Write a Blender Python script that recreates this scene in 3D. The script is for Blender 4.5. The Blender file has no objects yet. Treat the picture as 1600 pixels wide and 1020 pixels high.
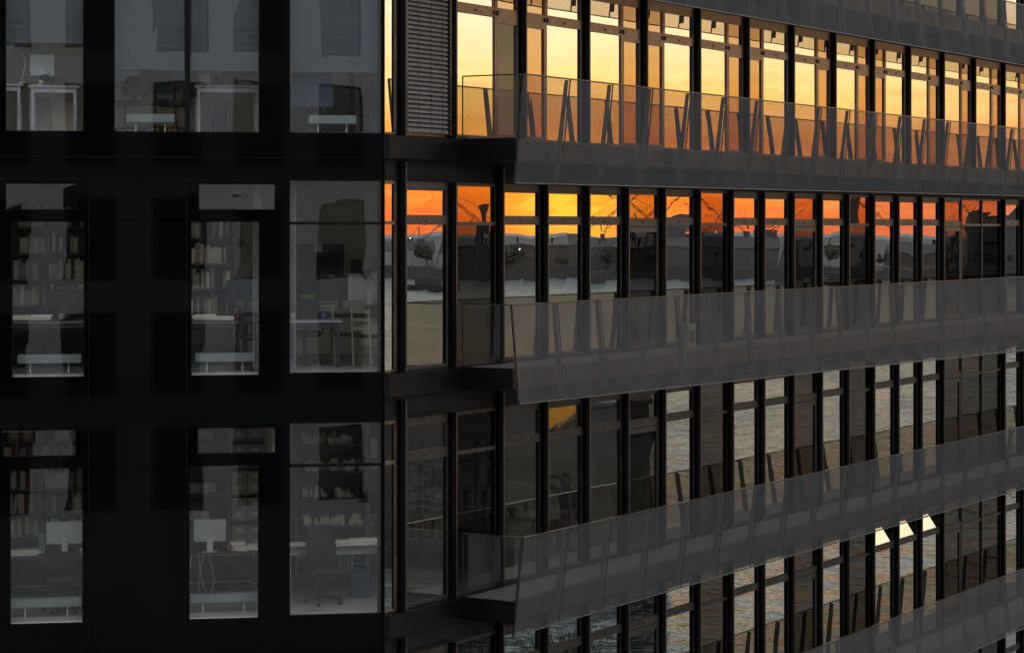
import bpy, bmesh, math, random
from math import radians, sin, cos, pi, atan2, sqrt
from mathutils import Vector, Matrix
rnd = random.Random(7)
S = bpy.context.scene
COL = S.collection

# ------------------------------------------------------------------ camera
CZ = 15.0                        # camera height above the water
FP = 3704.0                      # focal length in photograph pixels
cam_d = bpy.data.cameras.new("camera"); cam = bpy.data.objects.new("camera", cam_d); COL.objects.link(cam)
cam.location = (0, 0, CZ); cam.rotation_euler = (radians(90), 0, 0)
cam_d.sensor_width = 36; cam_d.lens = FP/1600*36; cam_d.shift_y = -154.4/1600
cam_d.clip_start = 0.05; cam_d.clip_end = 6000
S.camera = cam

# ------------------------------------------------------------------ sky, sun, exposure
SUN_AZ = radians(60.0)           # clockwise from +Y
SUN_EL = radians(-0.6)          # it has just set
w = bpy.data.worlds.new("World"); S.world = w; w.use_nodes = True
nt = w.node_tree; N = nt.nodes; L = nt.links; N.clear()
def wn(t, **k):
    n = N.new(t)
    for a, b in k.items(): setattr(n, a, b)
    return n
def wmath(op, a, b=None, c=None, clamp=False):
    n = wn('ShaderNodeMath', operation=op); n.use_clamp = clamp
    for i, v in enumerate((a, b, c)):
        if v is None: continue
        if hasattr(v, 'type'): L.new(v, n.inputs[i])
        else: n.inputs[i].default_value = v
    return n.outputs[0]
def ramp(fac, stops, interp='LINEAR'):
    n = wn('ShaderNodeValToRGB'); L.new(fac, n.inputs[0]); e = n.color_ramp; e.interpolation = interp
    while len(e.elements) < len(stops): e.elements.new(0.5)
    for el, (p, c) in zip(e.elements, stops): el.position = p; el.color = (*c, 1)
    return n.outputs[0]
tc = wn('ShaderNodeTexCoord'); sep = wn('ShaderNodeSeparateXYZ'); L.new(tc.outputs['Generated'], sep.inputs[0])
el = wmath('MULTIPLY', wmath('ARCSINE', sep.outputs[2]), 180/pi)              # elevation in degrees
az = wmath('SUBTRACT', wmath('ARCTAN2', sep.outputs[0], sep.outputs[1]), SUN_AZ)
az = wmath('ABSOLUTE', wmath('MULTIPLY', wmath('SUBTRACT', wmath('FRACT', wmath('ADD', wmath('DIVIDE', az, 2*pi), 0.5)), 0.5), 360))
f90 = wmath('DIVIDE', el, 90, clamp=True)
f90 = wmath('POWER', f90, 0.5)                                                # spreads the low sky over the ramp
def P(e): return sqrt(max(e, 0)/90)
k = 0.5                                                                       # ramp colours are stored at half strength
def c3(a, b, c): return (a*k, b*k, c*k)
sunside = ramp(f90, [(0, c3(1.0,.20,.065)), (P(.5), c3(1.18,.30,.06)), (P(1.1), c3(1.50,.46,.075)), (P(2.2), c3(1.62,.72,.12)),
                     (P(3.3), c3(1.68,1.20,.38)), (P(4.3), c3(1.7,1.42,.75)), (P(5.5), c3(1.7,1.5,1.02)), (P(7), c3(1.6,1.48,1.15)), (P(10), c3(.95,.92,.86)), (P(14), c3(.78,.78,.77)),
                     (P(24), c3(.70,.74,.77)), (P(45), c3(.85,.90,.96)), (1, c3(1.1,1.16,1.25))])
anti = ramp(f90, [(0, c3(.55,.56,.58)), (P(8), c3(1.08,1.10,1.13)), (P(30), c3(1.6,1.64,1.70)), (1, c3(1.1,1.16,1.25))])
near = wmath('POWER', wmath('MAXIMUM', wmath('COSINE', wmath('MINIMUM', wmath('MULTIPLY', az, 3.0*pi/180), pi/2)), 0.0), 1.3)
mx = wn('ShaderNodeMix', data_type='RGBA'); L.new(near, mx.inputs['Factor']); L.new(anti, mx.inputs['A']); L.new(sunside, mx.inputs['B'])
# golden core just over the place where the sun has gone down
g = wmath('EXPONENT', wmath('MULTIPLY', -1.0, wmath('ADD', wmath('POWER', wmath('DIVIDE', az, 1.7), 2), wmath('POWER', wmath('DIVIDE', wmath('SUBTRACT', el, .4), 1.1), 2))))
gl = wn('ShaderNodeMix', data_type='RGBA', blend_type='ADD'); L.new(g, gl.inputs['Factor']); L.new(mx.outputs['Result'], gl.inputs['A']); gl.inputs['B'].default_value = (.18, .34, .01, 1)
# thin stretched cloud bars
mp = wn('ShaderNodeMapping'); L.new(tc.outputs['Generated'], mp.inputs[0]); mp.inputs['Scale'].default_value = (6, 6, 95)
nz = wn('ShaderNodeTexNoise'); L.new(mp.outputs[0], nz.inputs[0]); nz.inputs['Scale'].default_value = 2.2; nz.inputs['Detail'].default_value = 5
cl = ramp(nz.outputs[0], [(0.38, (.80,.66,.60)), (0.58, (1,1,1))])
m2 = wn('ShaderNodeMix', data_type='RGBA', blend_type='MULTIPLY'); lowm = wn('ShaderNodeMapRange'); L.new(el, lowm.inputs[0]); lowm.inputs[1].default_value = 1.6; lowm.inputs[2].default_value = 4.5; lowm.inputs[3].default_value = 1.0; lowm.inputs[4].default_value = .12; L.new(lowm.outputs[0], m2.inputs['Factor']); L.new(gl.outputs['Result'], m2.inputs['A']); L.new(cl, m2.inputs['B'])
sky = wn('ShaderNodeTexSky'); sky.sky_type = 'NISHITA'; sky.sun_disc = False; sky.sun_elevation = radians(0.3); sky.sun_rotation = SUN_AZ
bg1 = wn('ShaderNodeBackground'); L.new(sky.outputs[0], bg1.inputs[0]); bg1.inputs[1].default_value = 0.05
bg2 = wn('ShaderNodeBackground'); L.new(m2.outputs['Result'], bg2.inputs[0]); bg2.inputs[1].default_value = 2.0
ad = wn('ShaderNodeAddShader'); L.new(bg1.outputs[0], ad.inputs[0]); L.new(bg2.outputs[0], ad.inputs[1])
wo = wn('ShaderNodeOutputWorld'); L.new(ad.outputs[0], wo.inputs[0])

sd = bpy.data.lights.new("sun", 'SUN'); so = bpy.data.objects.new("sun", sd); COL.objects.link(so)
sd.energy = 0.5; sd.angle = radians(0.5); sd.color = (1, .55, .22)
so.rotation_euler = Vector((-sin(SUN_AZ)*cos(SUN_EL), -cos(SUN_AZ)*cos(SUN_EL), -sin(SUN_EL))).to_track_quat('-Z', 'Y').to_euler()
so.location = (60, 40, 60)

S.view_settings.view_transform = 'Standard'; S.view_settings.look = 'None'
S.view_settings.exposure = 0.0; S.view_settings.gamma = 1.0
S.render.engine = 'CYCLES'
cy = S.cycles
cy.max_bounces = 8; cy.glossy_bounces = 5; cy.diffuse_bounces = 4; cy.transmission_bounces = 4; cy.transparent_max_bounces = 32
cy.use_denoising = True; cy.sample_clamp_indirect = 4; cy.caustics_reflective = False; cy.caustics_refractive = False

# ------------------------------------------------------------------ materials
M = {}
def newmat(name):
    m = bpy.data.materials.new(name); m.use_nodes = True; m.node_tree.nodes.clear(); M[name] = m
    return m, m.node_tree.nodes, m.node_tree.links
def pbr(name, col, rough=0.6, metal=0.0, var=0.25, scale=6.0, spec=0.4, bump=0.0, stretch=(1,1,1)):
    """procedural surface: the colour wanders a little with a noise, roughness too"""
    m, n, l = newmat(name)
    o = n.new('ShaderNodeOutputMaterial'); b = n.new('ShaderNodeBsdfPrincipled'); l.new(b.outputs[0], o.inputs[0])
    t = n.new('ShaderNodeTexCoord'); mp = n.new('ShaderNodeMapping'); mp.inputs['Scale'].default_value = stretch; l.new(t.outputs['Object'], mp.inputs[0])
    z = n.new('ShaderNodeTexNoise'); z.inputs['Scale'].default_value = scale; z.inputs['Detail'].default_value = 6; l.new(mp.outputs[0], z.inputs[0])
    r = n.new('ShaderNodeValToRGB'); l.new(z.outputs[0], r.inputs[0])
    r.color_ramp.elements[0].position = .3; r.color_ramp.elements[1].position = .7
    r.color_ramp.elements[0].color = (*[c*(1-var) for c in col], 1); r.color_ramp.elements[1].color = (*[min(1, c*(1+var)) for c in col], 1)
    l.new(r.outputs[0], b.inputs['Base Color'])
    b.inputs['Metallic'].default_value = metal; b.inputs['Specular IOR Level'].default_value = spec
    mr = n.new('ShaderNodeMapRange'); l.new(z.outputs[0], mr.inputs[0]); mr.inputs[3].default_value = rough*.85; mr.inputs[4].default_value = min(1, rough*1.15); l.new(mr.outputs[0], b.inputs['Roughness'])
    if bump:
        bp = n.new('ShaderNodeBump'); bp.inputs['Distance'].default_value = bump; l.new(z.outputs[0], bp.inputs['Height']); l.new(bp.outputs[0], b.inputs['Normal'])
    return m
def glass(name, refl, tint=(1,1,1), trans=(.8,.8,.8), wave=0.0006, wscale=1.1, rough=0.0, dust=0.012, vert=1.0):
    m, n, l = newmat(name)
    o = n.new('ShaderNodeOutputMaterial')
    g = n.new('ShaderNodeBsdfGlossy'); g.inputs['Color'].default_value = (*tint, 1); g.inputs['Roughness'].default_value = rough
    t = n.new('ShaderNodeBsdfTransparent'); t.inputs['Color'].default_value = (*trans, 1)
    tc = n.new('ShaderNodeTexCoord'); mp = n.new('ShaderNodeMapping'); mp.inputs['Scale'].default_value = (1, 1, vert); l.new(tc.outputs['Object'], mp.inputs[0])
    z = n.new('ShaderNodeTexNoise'); z.inputs['Scale'].default_value = wscale; z.inputs['Detail'].default_value = 1.5; l.new(mp.outputs[0], z.inputs[0])
    b = n.new('ShaderNodeBump'); b.inputs['Distance'].default_value = wave; l.new(z.outputs[0], b.inputs['Height']); l.new(b.outputs[0], g.inputs['Normal'])
    # the pane's reflectance is a little uneven (dust, coating)
    z2 = n.new('ShaderNodeTexNoise'); z2.inputs['Scale'].default_value = 3.0; z2.inputs['Detail'].default_value = 5; l.new(tc.outputs['Object'], z2.inputs[0])
    mr = n.new('ShaderNodeMapRange'); l.new(z2.outputs[0], mr.inputs[0]); mr.inputs[3].default_value = refl*.94; mr.inputs[4].default_value = refl*1.06
    mix = n.new('ShaderNodeMixShader'); l.new(mr.outputs[0], mix.inputs[0]); l.new(t.outputs[0], mix.inputs[1]); l.new(g.outputs[0], mix.inputs[2])
    d = n.new('ShaderNodeBsdfDiffuse'); d.inputs[0].default_value = (.55, .52, .48, 1)
    md = n.new('ShaderNodeMixShader'); md.inputs[0].default_value = dust; l.new(mix.outputs[0], md.inputs[1]); l.new(d.outputs[0], md.inputs[2])
    t2 = n.new('ShaderNodeBsdfTransparent'); ge = n.new('ShaderNodeNewGeometry')
    m3 = n.new('ShaderNodeMixShader'); l.new(ge.outputs['Backfacing'], m3.inputs[0]); l.new(md.outputs[0], m3.inputs[1]); l.new(t2.outputs[0], m3.inputs[2])
    l.new(m3.outputs[0], o.inputs[0])
    return m
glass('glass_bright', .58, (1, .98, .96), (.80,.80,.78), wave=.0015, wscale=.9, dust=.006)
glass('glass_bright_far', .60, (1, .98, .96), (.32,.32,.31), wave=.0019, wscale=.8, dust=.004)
glass('glass_tinted', .36, (1, .72, .48), (.20,.20,.20), wave=.0010, wscale=1.2, dust=.004)
glass('glass_hopper', .085, (1,.97,.93), (.6,.6,.58), wave=.003, wscale=2.0, dust=.004)
glass('glass_dark', .12, (1, .96, .93), (.16,.165,.165), wave=.0008, wscale=1.3, dust=.003)
glass('glass_left', .085, (.92,.97,1), (.98,.98,.97), wave=.0035, wscale=.55, dust=.003)
glass('glass_left_top', .11, (.92,.97,1), (.98,.98,.97), wave=.0045, wscale=.5, dust=.003)
glass('glass_clear', .06, (1,1,1), (.88,.89,.90), wave=.0003)
glass('glass_far', .10, (1,1,1), (.2,.2,.2), wave=.003)
pbr('black_glass', (.0012,.0014,.0018), .04, spec=.11, var=.3, scale=.8)
pbr('dark_mirror', (.0018,.0018,.0018), .03, spec=.13, var=.3, scale=1.2, bump=.0004)
pbr('black_panel', (.003,.003,.0035), .45, spec=.12, var=.4, scale=1.5)
pbr('spandrel_panel', (.010,.0095,.010), .65, spec=.12, var=.5, scale=2.5)
pbr('fin_black', (.0022,.0022,.0025), .75, spec=.03)
pbr('sunset_edge', (.055,.046,.040), .42, metal=.7, var=.35, scale=9)  # sunset light on the fin edge, put into its colour
pbr('bronze_lit', (.15,.105,.075), .40, metal=.85, var=.3, scale=8)  # frame metal with the warm sky glow put into its colour
pbr('bronze_half_lit', (.050,.043,.039), .45, metal=.5, var=.35, scale=8)  # same frame metal, coloured for a weaker sky glow
pbr('bronze_shaded', (.030,.027,.025), .5, metal=.3, var=.35, scale=8, spec=.25)  # same frame metal, darkened where the lower storeys catch little glow
pbr('dark_frame', (.003,.003,.003), .5, spec=.1)
pbr('post_metal', (.085,.087,.088), .45, metal=.2)
pbr('rail_metal', (.045,.040,.037), .35, metal=.7)
pbr('deck', (.085,.085,.085), .75, scale=9, var=.2)
pbr('soffit', (.012,.012,.013), .5)
pbr('slat', (.15,.135,.125), .5, metal=.35, scale=12)
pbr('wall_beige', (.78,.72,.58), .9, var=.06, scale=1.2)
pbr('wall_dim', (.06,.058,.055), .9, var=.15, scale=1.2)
pbr('ceiling', (.55,.55,.53), .95, var=.05)
pbr('floor_grey', (.24,.235,.22), .6, var=.12, scale=3)
pbr('blind_fabric', (.10,.125,.145), .9, var=.08, scale=20)
pbr('curtain', (.20,.21,.23), .9, var=.12, scale=10, stretch=(6,6,.2))
pbr('white_paint', (.40,.43,.43), .5, var=.05)
pbr('pale_green', (.15,.19,.19), .45, var=.06)
pbr('desk_top', (.34,.35,.38), .45, var=.06)
pbr('desk_wood', (.30,.27,.20), .5, var=.15, stretch=(1,6,6))
pbr('steel', (.35,.36,.38), .35, metal=.8)
pbr('steel_dark', (.06,.06,.065), .4, metal=.6)
pbr('chair_fabric', (.018,.020,.026), .85, var=.25, scale=30)
pbr('chair_grey', (.075,.08,.09), .85, var=.2, scale=30)
pbr('black_plastic', (.010,.010,.012), .45)
pbr('screen', (.012,.014,.018), .12)
pbr('alu', (.50,.52,.53), .35, metal=.5, var=.05)
pbr('shelf_grey', (.17,.17,.165), .6, var=.1)
pbr('shelf_dark', (.09,.085,.08), .6, var=.2)
pbr('box_card', (.50,.46,.38), .8, var=.1)
pbr('paper', (.88,.84,.72), .9, var=.08, scale=20)
pbr('yellow_card', (.55,.42,.12), .7)
pbr('cabinet', (.42,.42,.40), .5, var=.05)
pbr('cabinet_tan', (.34,.30,.22), .6, var=.1)
pbr('dark_blue', (.03,.04,.07), .7)
pbr('green_bag', (.10,.22,.07), .6, var=.3, scale=25)
pbr('book_white', (.82,.79,.70), .8); pbr('book_grey', (.42,.41,.37), .8); pbr('book_dark', (.07,.07,.08), .7)
pbr('book_red', (.34,.06,.045), .7); pbr('book_cream', (.85,.76,.52), .8); pbr('book_blue', (.08,.12,.22), .7)
pbr('skin', (.42,.26,.19), .55, var=.08, scale=14); pbr('hair', (.03,.02,.015), .6, var=.4, scale=40); pbr('shirt', (.045,.045,.05), .85, var=.2, scale=20)
pbr('jeans', (.04,.05,.08), .85, var=.2, scale=20)
pbr('concrete', (.34,.33,.31), .85, var=.12, scale=1.3, bump=.01)
pbr('pale_cladding', (.47,.48,.48), .7, var=.06, scale=.8)
pbr('asphalt', (.16,.16,.155), .9, var=.2, scale=4, bump=.01)
pbr('quay_stone', (.22,.21,.20), .85, var=.25, scale=2, bump=.02)
pbr('bank_dark', (.045,.045,.043), .95, var=.5, scale=.06)
pbr('shed_grey', (.075,.075,.073), .8, var=.2, scale=.2); pbr('shed_pale', (.22,.22,.21), .8, var=.15, scale=.2); pbr('shed_brick', (.07,.055,.047), .85, var=.3, scale=.4)
pbr('roof_dark', (.035,.035,.037), .8, var=.3, scale=.3)
pbr('crane_steel', (.05,.045,.05), .6, var=.2, scale=.4)
pbr('bark', (.035,.03,.025), .9, var=.4, scale=8); pbr('leaf_dark', (.06,.065,.045), .9, var=.5, scale=.5)
pbr('hull_black', (.010,.010,.011), .5, var=.4, scale=.8); pbr('cabin_dark', (.020,.018,.017), .6, var=.3, scale=1)
pbr('lamp_white', (.6,.6,.6), .5)
# sheer curtain: lets most of the room show through
m, n, l = newmat('sheer'); o = n.new('ShaderNodeOutputMaterial'); t_ = n.new('ShaderNodeBsdfTransparent'); d_ = n.new('ShaderNodeBsdfDiffuse'); d_.inputs[0].default_value = (.42,.45,.50,1)
x_ = n.new('ShaderNodeMixShader'); zc_ = n.new('ShaderNodeTexNoise'); zc_.inputs['Scale'].default_value = 40; mc_ = n.new('ShaderNodeMapRange'); l.new(zc_.outputs[0], mc_.inputs[0]); mc_.inputs[3].default_value = .10; mc_.inputs[4].default_value = .26
l.new(mc_.outputs[0], x_.inputs[0]); l.new(t_.outputs[0], x_.inputs[1]); l.new(d_.outputs[0], x_.inputs[2]); l.new(x_.outputs[0], o.inputs[0])
m, n, l = newmat('blind_sheer'); o = n.new('ShaderNodeOutputMaterial'); t_ = n.new('ShaderNodeBsdfTransparent'); t_.inputs[0].default_value = (.8,.85,.9,1); d_ = n.new('ShaderNodeBsdfDiffuse'); d_.inputs[0].default_value = (.085,.105,.122,1)
x_ = n.new('ShaderNodeMixShader'); zc_ = n.new('ShaderNodeTexNoise'); zc_.inputs['Scale'].default_value = 3; mc_ = n.new('ShaderNodeMapRange'); l.new(zc_.outputs[0], mc_.inputs[0]); mc_.inputs[3].default_value = .55; mc_.inputs[4].default_value = .80
l.new(mc_.outputs[0], x_.inputs[0]); l.new(t_.outputs[0], x_.inputs[1]); l.new(d_.outputs[0], x_.inputs[2]); l.new(x_.outputs[0], o.inputs[0])
# fritted parapet glass: fine printed pattern, partly clear
m, n, l = newmat('frit_glass')
o = n.new('ShaderNodeOutputMaterial'); tc_ = n.new('ShaderNodeTexCoord')
wv = n.new('ShaderNodeTexWave'); wv.wave_type = 'BANDS'; wv.bands_direction = 'DIAGONAL'; wv.inputs['Scale'].default_value = 7.5; wv.inputs['Distortion'].default_value = 2.2; wv.inputs['Detail'].default_value = 2; wv.inputs['Detail Scale'].default_value = 2.0
l.new(tc_.outputs['Object'], wv.inputs[0])
mr = n.new('ShaderNodeMapRange'); l.new(wv.outputs['Fac'], mr.inputs[0]); mr.inputs[3].default_value = .34; mr.inputs[4].default_value = .54
tr = n.new('ShaderNodeBsdfTransparent'); tr.inputs[0].default_value = (1,.88,.74,1)
df = n.new('ShaderNodeBsdfDiffuse'); 
nz_ = n.new('ShaderNodeTexNoise'); nz_.inputs['Scale'].default_value = 1.3; nz_.inputs['Detail'].default_value = 6; l.new(tc_.outputs['Object'], nz_.inputs[0])
rr = n.new('ShaderNodeValToRGB'); l.new(nz_.outputs[0], rr.inputs[0]); rr.color_ramp.elements[0].position = .3; rr.color_ramp.elements[1].position = .7
rr.color_ramp.elements[0].color = (.090,.095,.101,1); rr.color_ramp.elements[1].color = (.110,.116,.123,1); l.new(rr.outputs[0], df.inputs[0])
gl_ = n.new('ShaderNodeBsdfGlossy'); gl_.inputs['Roughness'].default_value = .22
a1 = n.new('ShaderNodeMixShader'); l.new(mr.outputs[0], a1.inputs[0]); l.new(tr.outputs[0], a1.inputs[1]); l.new(df.outputs[0], a1.inputs[2])
a2 = n.new('ShaderNodeMixShader'); a2.inputs[0].default_value = .003; l.new(a1.outputs[0], a2.inputs[1]); l.new(gl_.outputs[0], a2.inputs[2])
t2_ = n.new('ShaderNodeBsdfTransparent'); ge_ = n.new('ShaderNodeNewGeometry'); a3 = n.new('ShaderNodeMixShader')
l.new(ge_.outputs['Backfacing'], a3.inputs[0]); l.new(a2.outputs[0], a3.inputs[1]); l.new(t2_.outputs[0], a3.inputs[2]); l.new(a3.outputs[0], o.inputs[0])
# water
m, n, l = newmat('water')
o = n.new('ShaderNodeOutputMaterial')
wg = n.new('ShaderNodeBsdfGlossy'); wg.inputs['Color'].default_value = (.80,.95,1.0,1); wg.inputs['Roughness'].default_value = .09      # river water, gloss tinted blue to cool the mirrored golden sky
wd = n.new('ShaderNodeBsdfDiffuse'); wd.inputs['Color'].default_value = (.075,.088,.084,1)
fr = n.new('ShaderNodeFresnel'); fr.inputs['IOR'].default_value = 1.60
wm = n.new('ShaderNodeMixShader'); l.new(fr.outputs[0], wm.inputs[0]); l.new(wd.outputs[0], wm.inputs[1]); l.new(wg.outputs[0], wm.inputs[2]); l.new(wm.outputs[0], o.inputs[0])
tc_ = n.new('ShaderNodeTexCoord')
mpw = n.new('ShaderNodeMapping'); mpw.inputs['Rotation'].default_value = (0,0,radians(28)); mpw.inputs['Scale'].default_value = (1, .7, 1); l.new(tc_.outputs['Object'], mpw.inputs[0])
z1 = n.new('ShaderNodeTexNoise'); z1.inputs['Scale'].default_value = .30; z1.inputs['Detail'].default_value = 5; z1.inputs['Roughness'].default_value = .52; l.new(mpw.outputs[0], z1.inputs[0])
z2 = n.new('ShaderNodeTexNoise'); z2.inputs['Scale'].default_value = .035; z2.inputs['Detail'].default_value = 3; l.new(mpw.outputs[0], z2.inputs[0])
mz = n.new('ShaderNodeMapRange'); l.new(z2.outputs[0], mz.inputs[0]); mz.inputs[1].default_value = .35; mz.inputs[2].default_value = .65; mz.inputs[3].default_value = .45; mz.inputs[4].default_value = 1.0
bp = n.new('ShaderNodeBump'); bp.inputs['Distance'].default_value = 2.6; l.new(mz.outputs[0], bp.inputs['Strength']); l.new(z1.outputs[0], bp.inputs['Height']); l.new(bp.outputs[0], wg.inputs['Normal']); l.new(bp.outputs[0], fr.inputs['Normal'])

# ------------------------------------------------------------------ mesh helpers
class MB:
    def __init__(s, T=None): s.v = []; s.f = []; s.T = T or (lambda a, b, c: (a, b, c))
    def add(s, pts, faces):
        k = len(s.v); s.v += [s.T(*p) for p in pts]; s.f += [[k+i for i in f] for f in faces]; return s
    def box(s, a0, a1, b0, b1, c0, c1):
        return s.add([(a0,b0,c0),(a1,b0,c0),(a1,b1,c0),(a0,b1,c0),(a0,b0,c1),(a1,b0,c1),(a1,b1,c1),(a0,b1,c1)],
                     [(0,1,2,3),(4,7,6,5),(0,4,5,1),(1,5,6,2),(2,6,7,3),(3,7,4,0)])
    def hexa(s, p):   # eight points, bottom ring then top ring
        return s.add(p, [(0,1,2,3),(4,7,6,5),(0,4,5,1),(1,5,6,2),(2,6,7,3),(3,7,4,0)])
    def prism(s, poly, z0, z1):
        n = len(poly); p = [(x,y,z0) for x,y in poly]+[(x,y,z1) for x,y in poly]
        return s.add(p, [tuple(range(n)), tuple(range(2*n-1, n-1, -1))]+[(i,(i+1)%n,n+(i+1)%n,n+i) for i in range(n)])
    def tube(s, p, q, r, r2=None, n=8):
        p = Vector(p); q = Vector(q); r2 = r if r2 is None else r2
        d = (q-p).normalized(); u = d.orthogonal().normalized(); w_ = d.cross(u); pts = []
        for c, rr_ in ((p, r), (q, r2)):
            for i in range(n): a = 2*pi*i/n; pts.append(tuple(c+(u*cos(a)+w_*sin(a))*rr_))
        return s.add(pts, [tuple(range(n)), tuple(range(2*n-1, n-1, -1))]+[(i,(i+1)%n,n+(i+1)%n,n+i) for i in range(n)])
    def lathe(s, prof, cx=0, cy=0, n=14):
        pts = []
        for r, z in prof:
            for i in range(n): a = 2*pi*i/n; pts.append((cx+r*cos(a), cy+r*sin(a), z))
        F = [tuple(range(n)), tuple(range(len(pts)-1, len(pts)-n-1, -1))]
        for j in range(len(prof)-1):
            for i in range(n): F.append((j*n+i, j*n+(i+1)%n, (j+1)*n+(i+1)%n, (j+1)*n+i))
        return s.add(pts, F)
    def build(s, name, mat, parent=None, origin=None, smooth=False, bevel=0, kind=None):
        me = bpy.data.meshes.new(name)
        og = Vector(origin) if origin is not None else (Vector(parent['org']) if parent is not None and 'org' in parent else Vector((0,0,0)))
        me.from_pydata([tuple(Vector(p)-og) for p in s.v], [], s.f)
        bm = bmesh.new(); bm.from_mesh(me); bmesh.ops.recalc_face_normals(bm, faces=bm.faces)
        if bevel: bmesh.ops.bevel(bm, geom=list(bm.edges), offset=bevel, segments=2, affect='EDGES', clamp_overlap=True)
        bm.to_mesh(me); bm.free()
        if smooth:
            for p in me.polygons: p.use_smooth = True
        me.materials.append(M[mat])
        o = bpy.data.objects.new(name, me); COL.objects.link(o)
        if parent is not None:
            o.parent = parent
            if 'org' in parent: o['org'] = parent['org']
        elif origin is not None: o.location = origin
        if kind: o['kind'] = kind
        return o
def tag(o, label, cat, group=None, kind=None):
    o['label'] = label; o['category'] = cat
    if group: o['group'] = group
    if kind: o['kind'] = kind
    return o
def thing(name, label, cat, loc=(0,0,0), rz=0.0, group=None):
    o = bpy.data.objects.new(name, None); COL.objects.link(o); o.empty_display_size = .2
    o.location = loc; o.rotation_euler = (0,0,rz)
    return tag(o, label, cat, group)
def copy_thing(r, loc, rz, label=None, group=None, scale=None):
    c = r.copy(); COL.objects.link(c); c.location = loc; c.rotation_euler = (0,0,rz)
    if label: c['label'] = label
    if group: c['group'] = group
    if scale: c.scale = scale
    for ch in r.children:
        d = ch.copy(); COL.objects.link(d); d.parent = c
        for g_ in ch.children:
            e = g_.copy(); COL.objects.link(e); e.parent = d
    return c

# ------------------------------------------------------------------ the two facades' own frames
PHI = radians(30.66); PHL = radians(80.36)
U = Vector((sin(PHI), cos(PHI), 0)); NR = Vector((cos(PHI), -sin(PHI), 0))      # right facade: along, outward
UL = Vector((sin(PHL), cos(PHL), 0)); NL = Vector((cos(PHL), -sin(PHL), 0))     # left facade: along (to the corner), outward
CO = Vector((-1.79, 33.16, 0))                                                   # the building's corner
def TR(s_, o_, z_): return tuple(CO + U*s_ + NR*o_ + Vector((0,0,z_+CZ)))        # z measured from camera height
def TL(t_, o_, z_): return tuple(CO + UL*t_ + NL*o_ + Vector((0,0,z_+CZ)))
RZL = atan2(UL.y, UL.x); RZR = atan2(U.y, U.x)
def ray(px, py): return Vector(((px-800)/FP, 1, (355.6-py)/FP))
def onL(px, py, w_=0.0):        # point of the plane w_ metres behind the left facade -> (t, z)
    d = ray(px, py); lam = (-w_ + CO.dot(NL))/d.dot(NL); p = d*lam
    return (p-CO).dot(UL), p.z
def onR(px, py, w_=0.0):
    d = ray(px, py); lam = (-w_ + CO.dot(NR))/d.dot(NR); p = d*lam
    return (p-CO).dot(U), p.z
FL = {0: 4.52, 1: 1.31, 2: -2.03, 3: -5.40, 4: -8.76, 5: -12.12}                 # floor levels
HEAD = {0: 7.2, 1: 3.84, 2: .66, 3: -2.71, 4: -6.07, 5: -9.43}

# ================================================================== SETTING
GZ = 2.8-CZ
e0 = CO + NR*7
quay = [(-70,-60),(15,-60),(15,14),(8,22),(e0.x+.5, e0.y), tuple((e0+U*95)[:2]), tuple((CO-NR*40+U*95)[:2]), (-70, 90)]
MB().prism(quay, -3, 2.8).build('ground', 'asphalt', kind='structure')
MB().box(-3000,3000,-3000,3000,-.5,0).build('water', 'water', kind='structure')
ed = MB(lambda a,b,c: tuple(e0+U*a+NR*b+Vector((0,0,c)))); ed.box(0.5,95,-.5,.12,2.0,2.98)
ed.build('kerb', 'quay_stone', kind='structure')

# ================================================================== THE OFFICE BUILDING
B = thing('office_building', 'black glass office block with angled corner, fins and glazed balconies, filling the view', 'office building', (CO.x, CO.y, 2.8))
B['org'] = (CO.x, CO.y, 2.8)
MS = 1.35; A0 = .356; FW = .15; FD = .05
SEND = A0 + MS*24
# --- slabs (floor, ceiling) : a footprint polygon set back from the glass
def pt(T, a, o): q = T(a, o, 0); return (q[0], q[1])
LEND = -14.0
inner = [pt(TL, LEND, -.14), pt(TL, -.10, -.14), pt(TR, .10, -.14), pt(TR, SEND-.02, -.14), pt(TR, SEND-.02, -13), pt(TL, LEND, -14)]
for f in range(0, 6):
    top = FL[f]; bot = HEAD[f+1]+.02 if f < 5 else FL[5]-.05
    MB().prism(inner, bot+CZ, top+CZ-.004).build('floor_slab', 'ceiling', B)
    MB().prism([(x, y) for x, y in inner], top+CZ-.004+.001, top+CZ+.012).build('floor_covering', 'floor_grey', B)
MB().prism(inner, HEAD[0]+CZ+.02, HEAD[0]+CZ+.9).build('roof', 'black_panel', B)
# --- back and end walls
mb = MB(TL); mb.box(LEND, LEND+.25, -14, -.14, FL[5]-.05, HEAD[0]+.02); mb.build('end_wall', 'black_panel', B)
mb = MB(TR); mb.box(SEND-.02, SEND+.25, -13, 0.0, FL[5]-.05, HEAD[0]+.9); mb.build('end_wall', 'black_panel', B)
mb = MB(); q1 = pt(TR, SEND, -13); q2 = pt(TL, LEND, -14); nn = Vector((q2[1]-q1[1], q1[0]-q2[0])).normalized()*.25
mb.prism([q1, q2, (q2[0]-nn.x, q2[1]-nn.y), (q1[0]-nn.x, q1[1]-nn.y)], FL[5]+CZ-.05, HEAD[0]+CZ+.9); mb.build('back_wall', 'black_panel', B)

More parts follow.
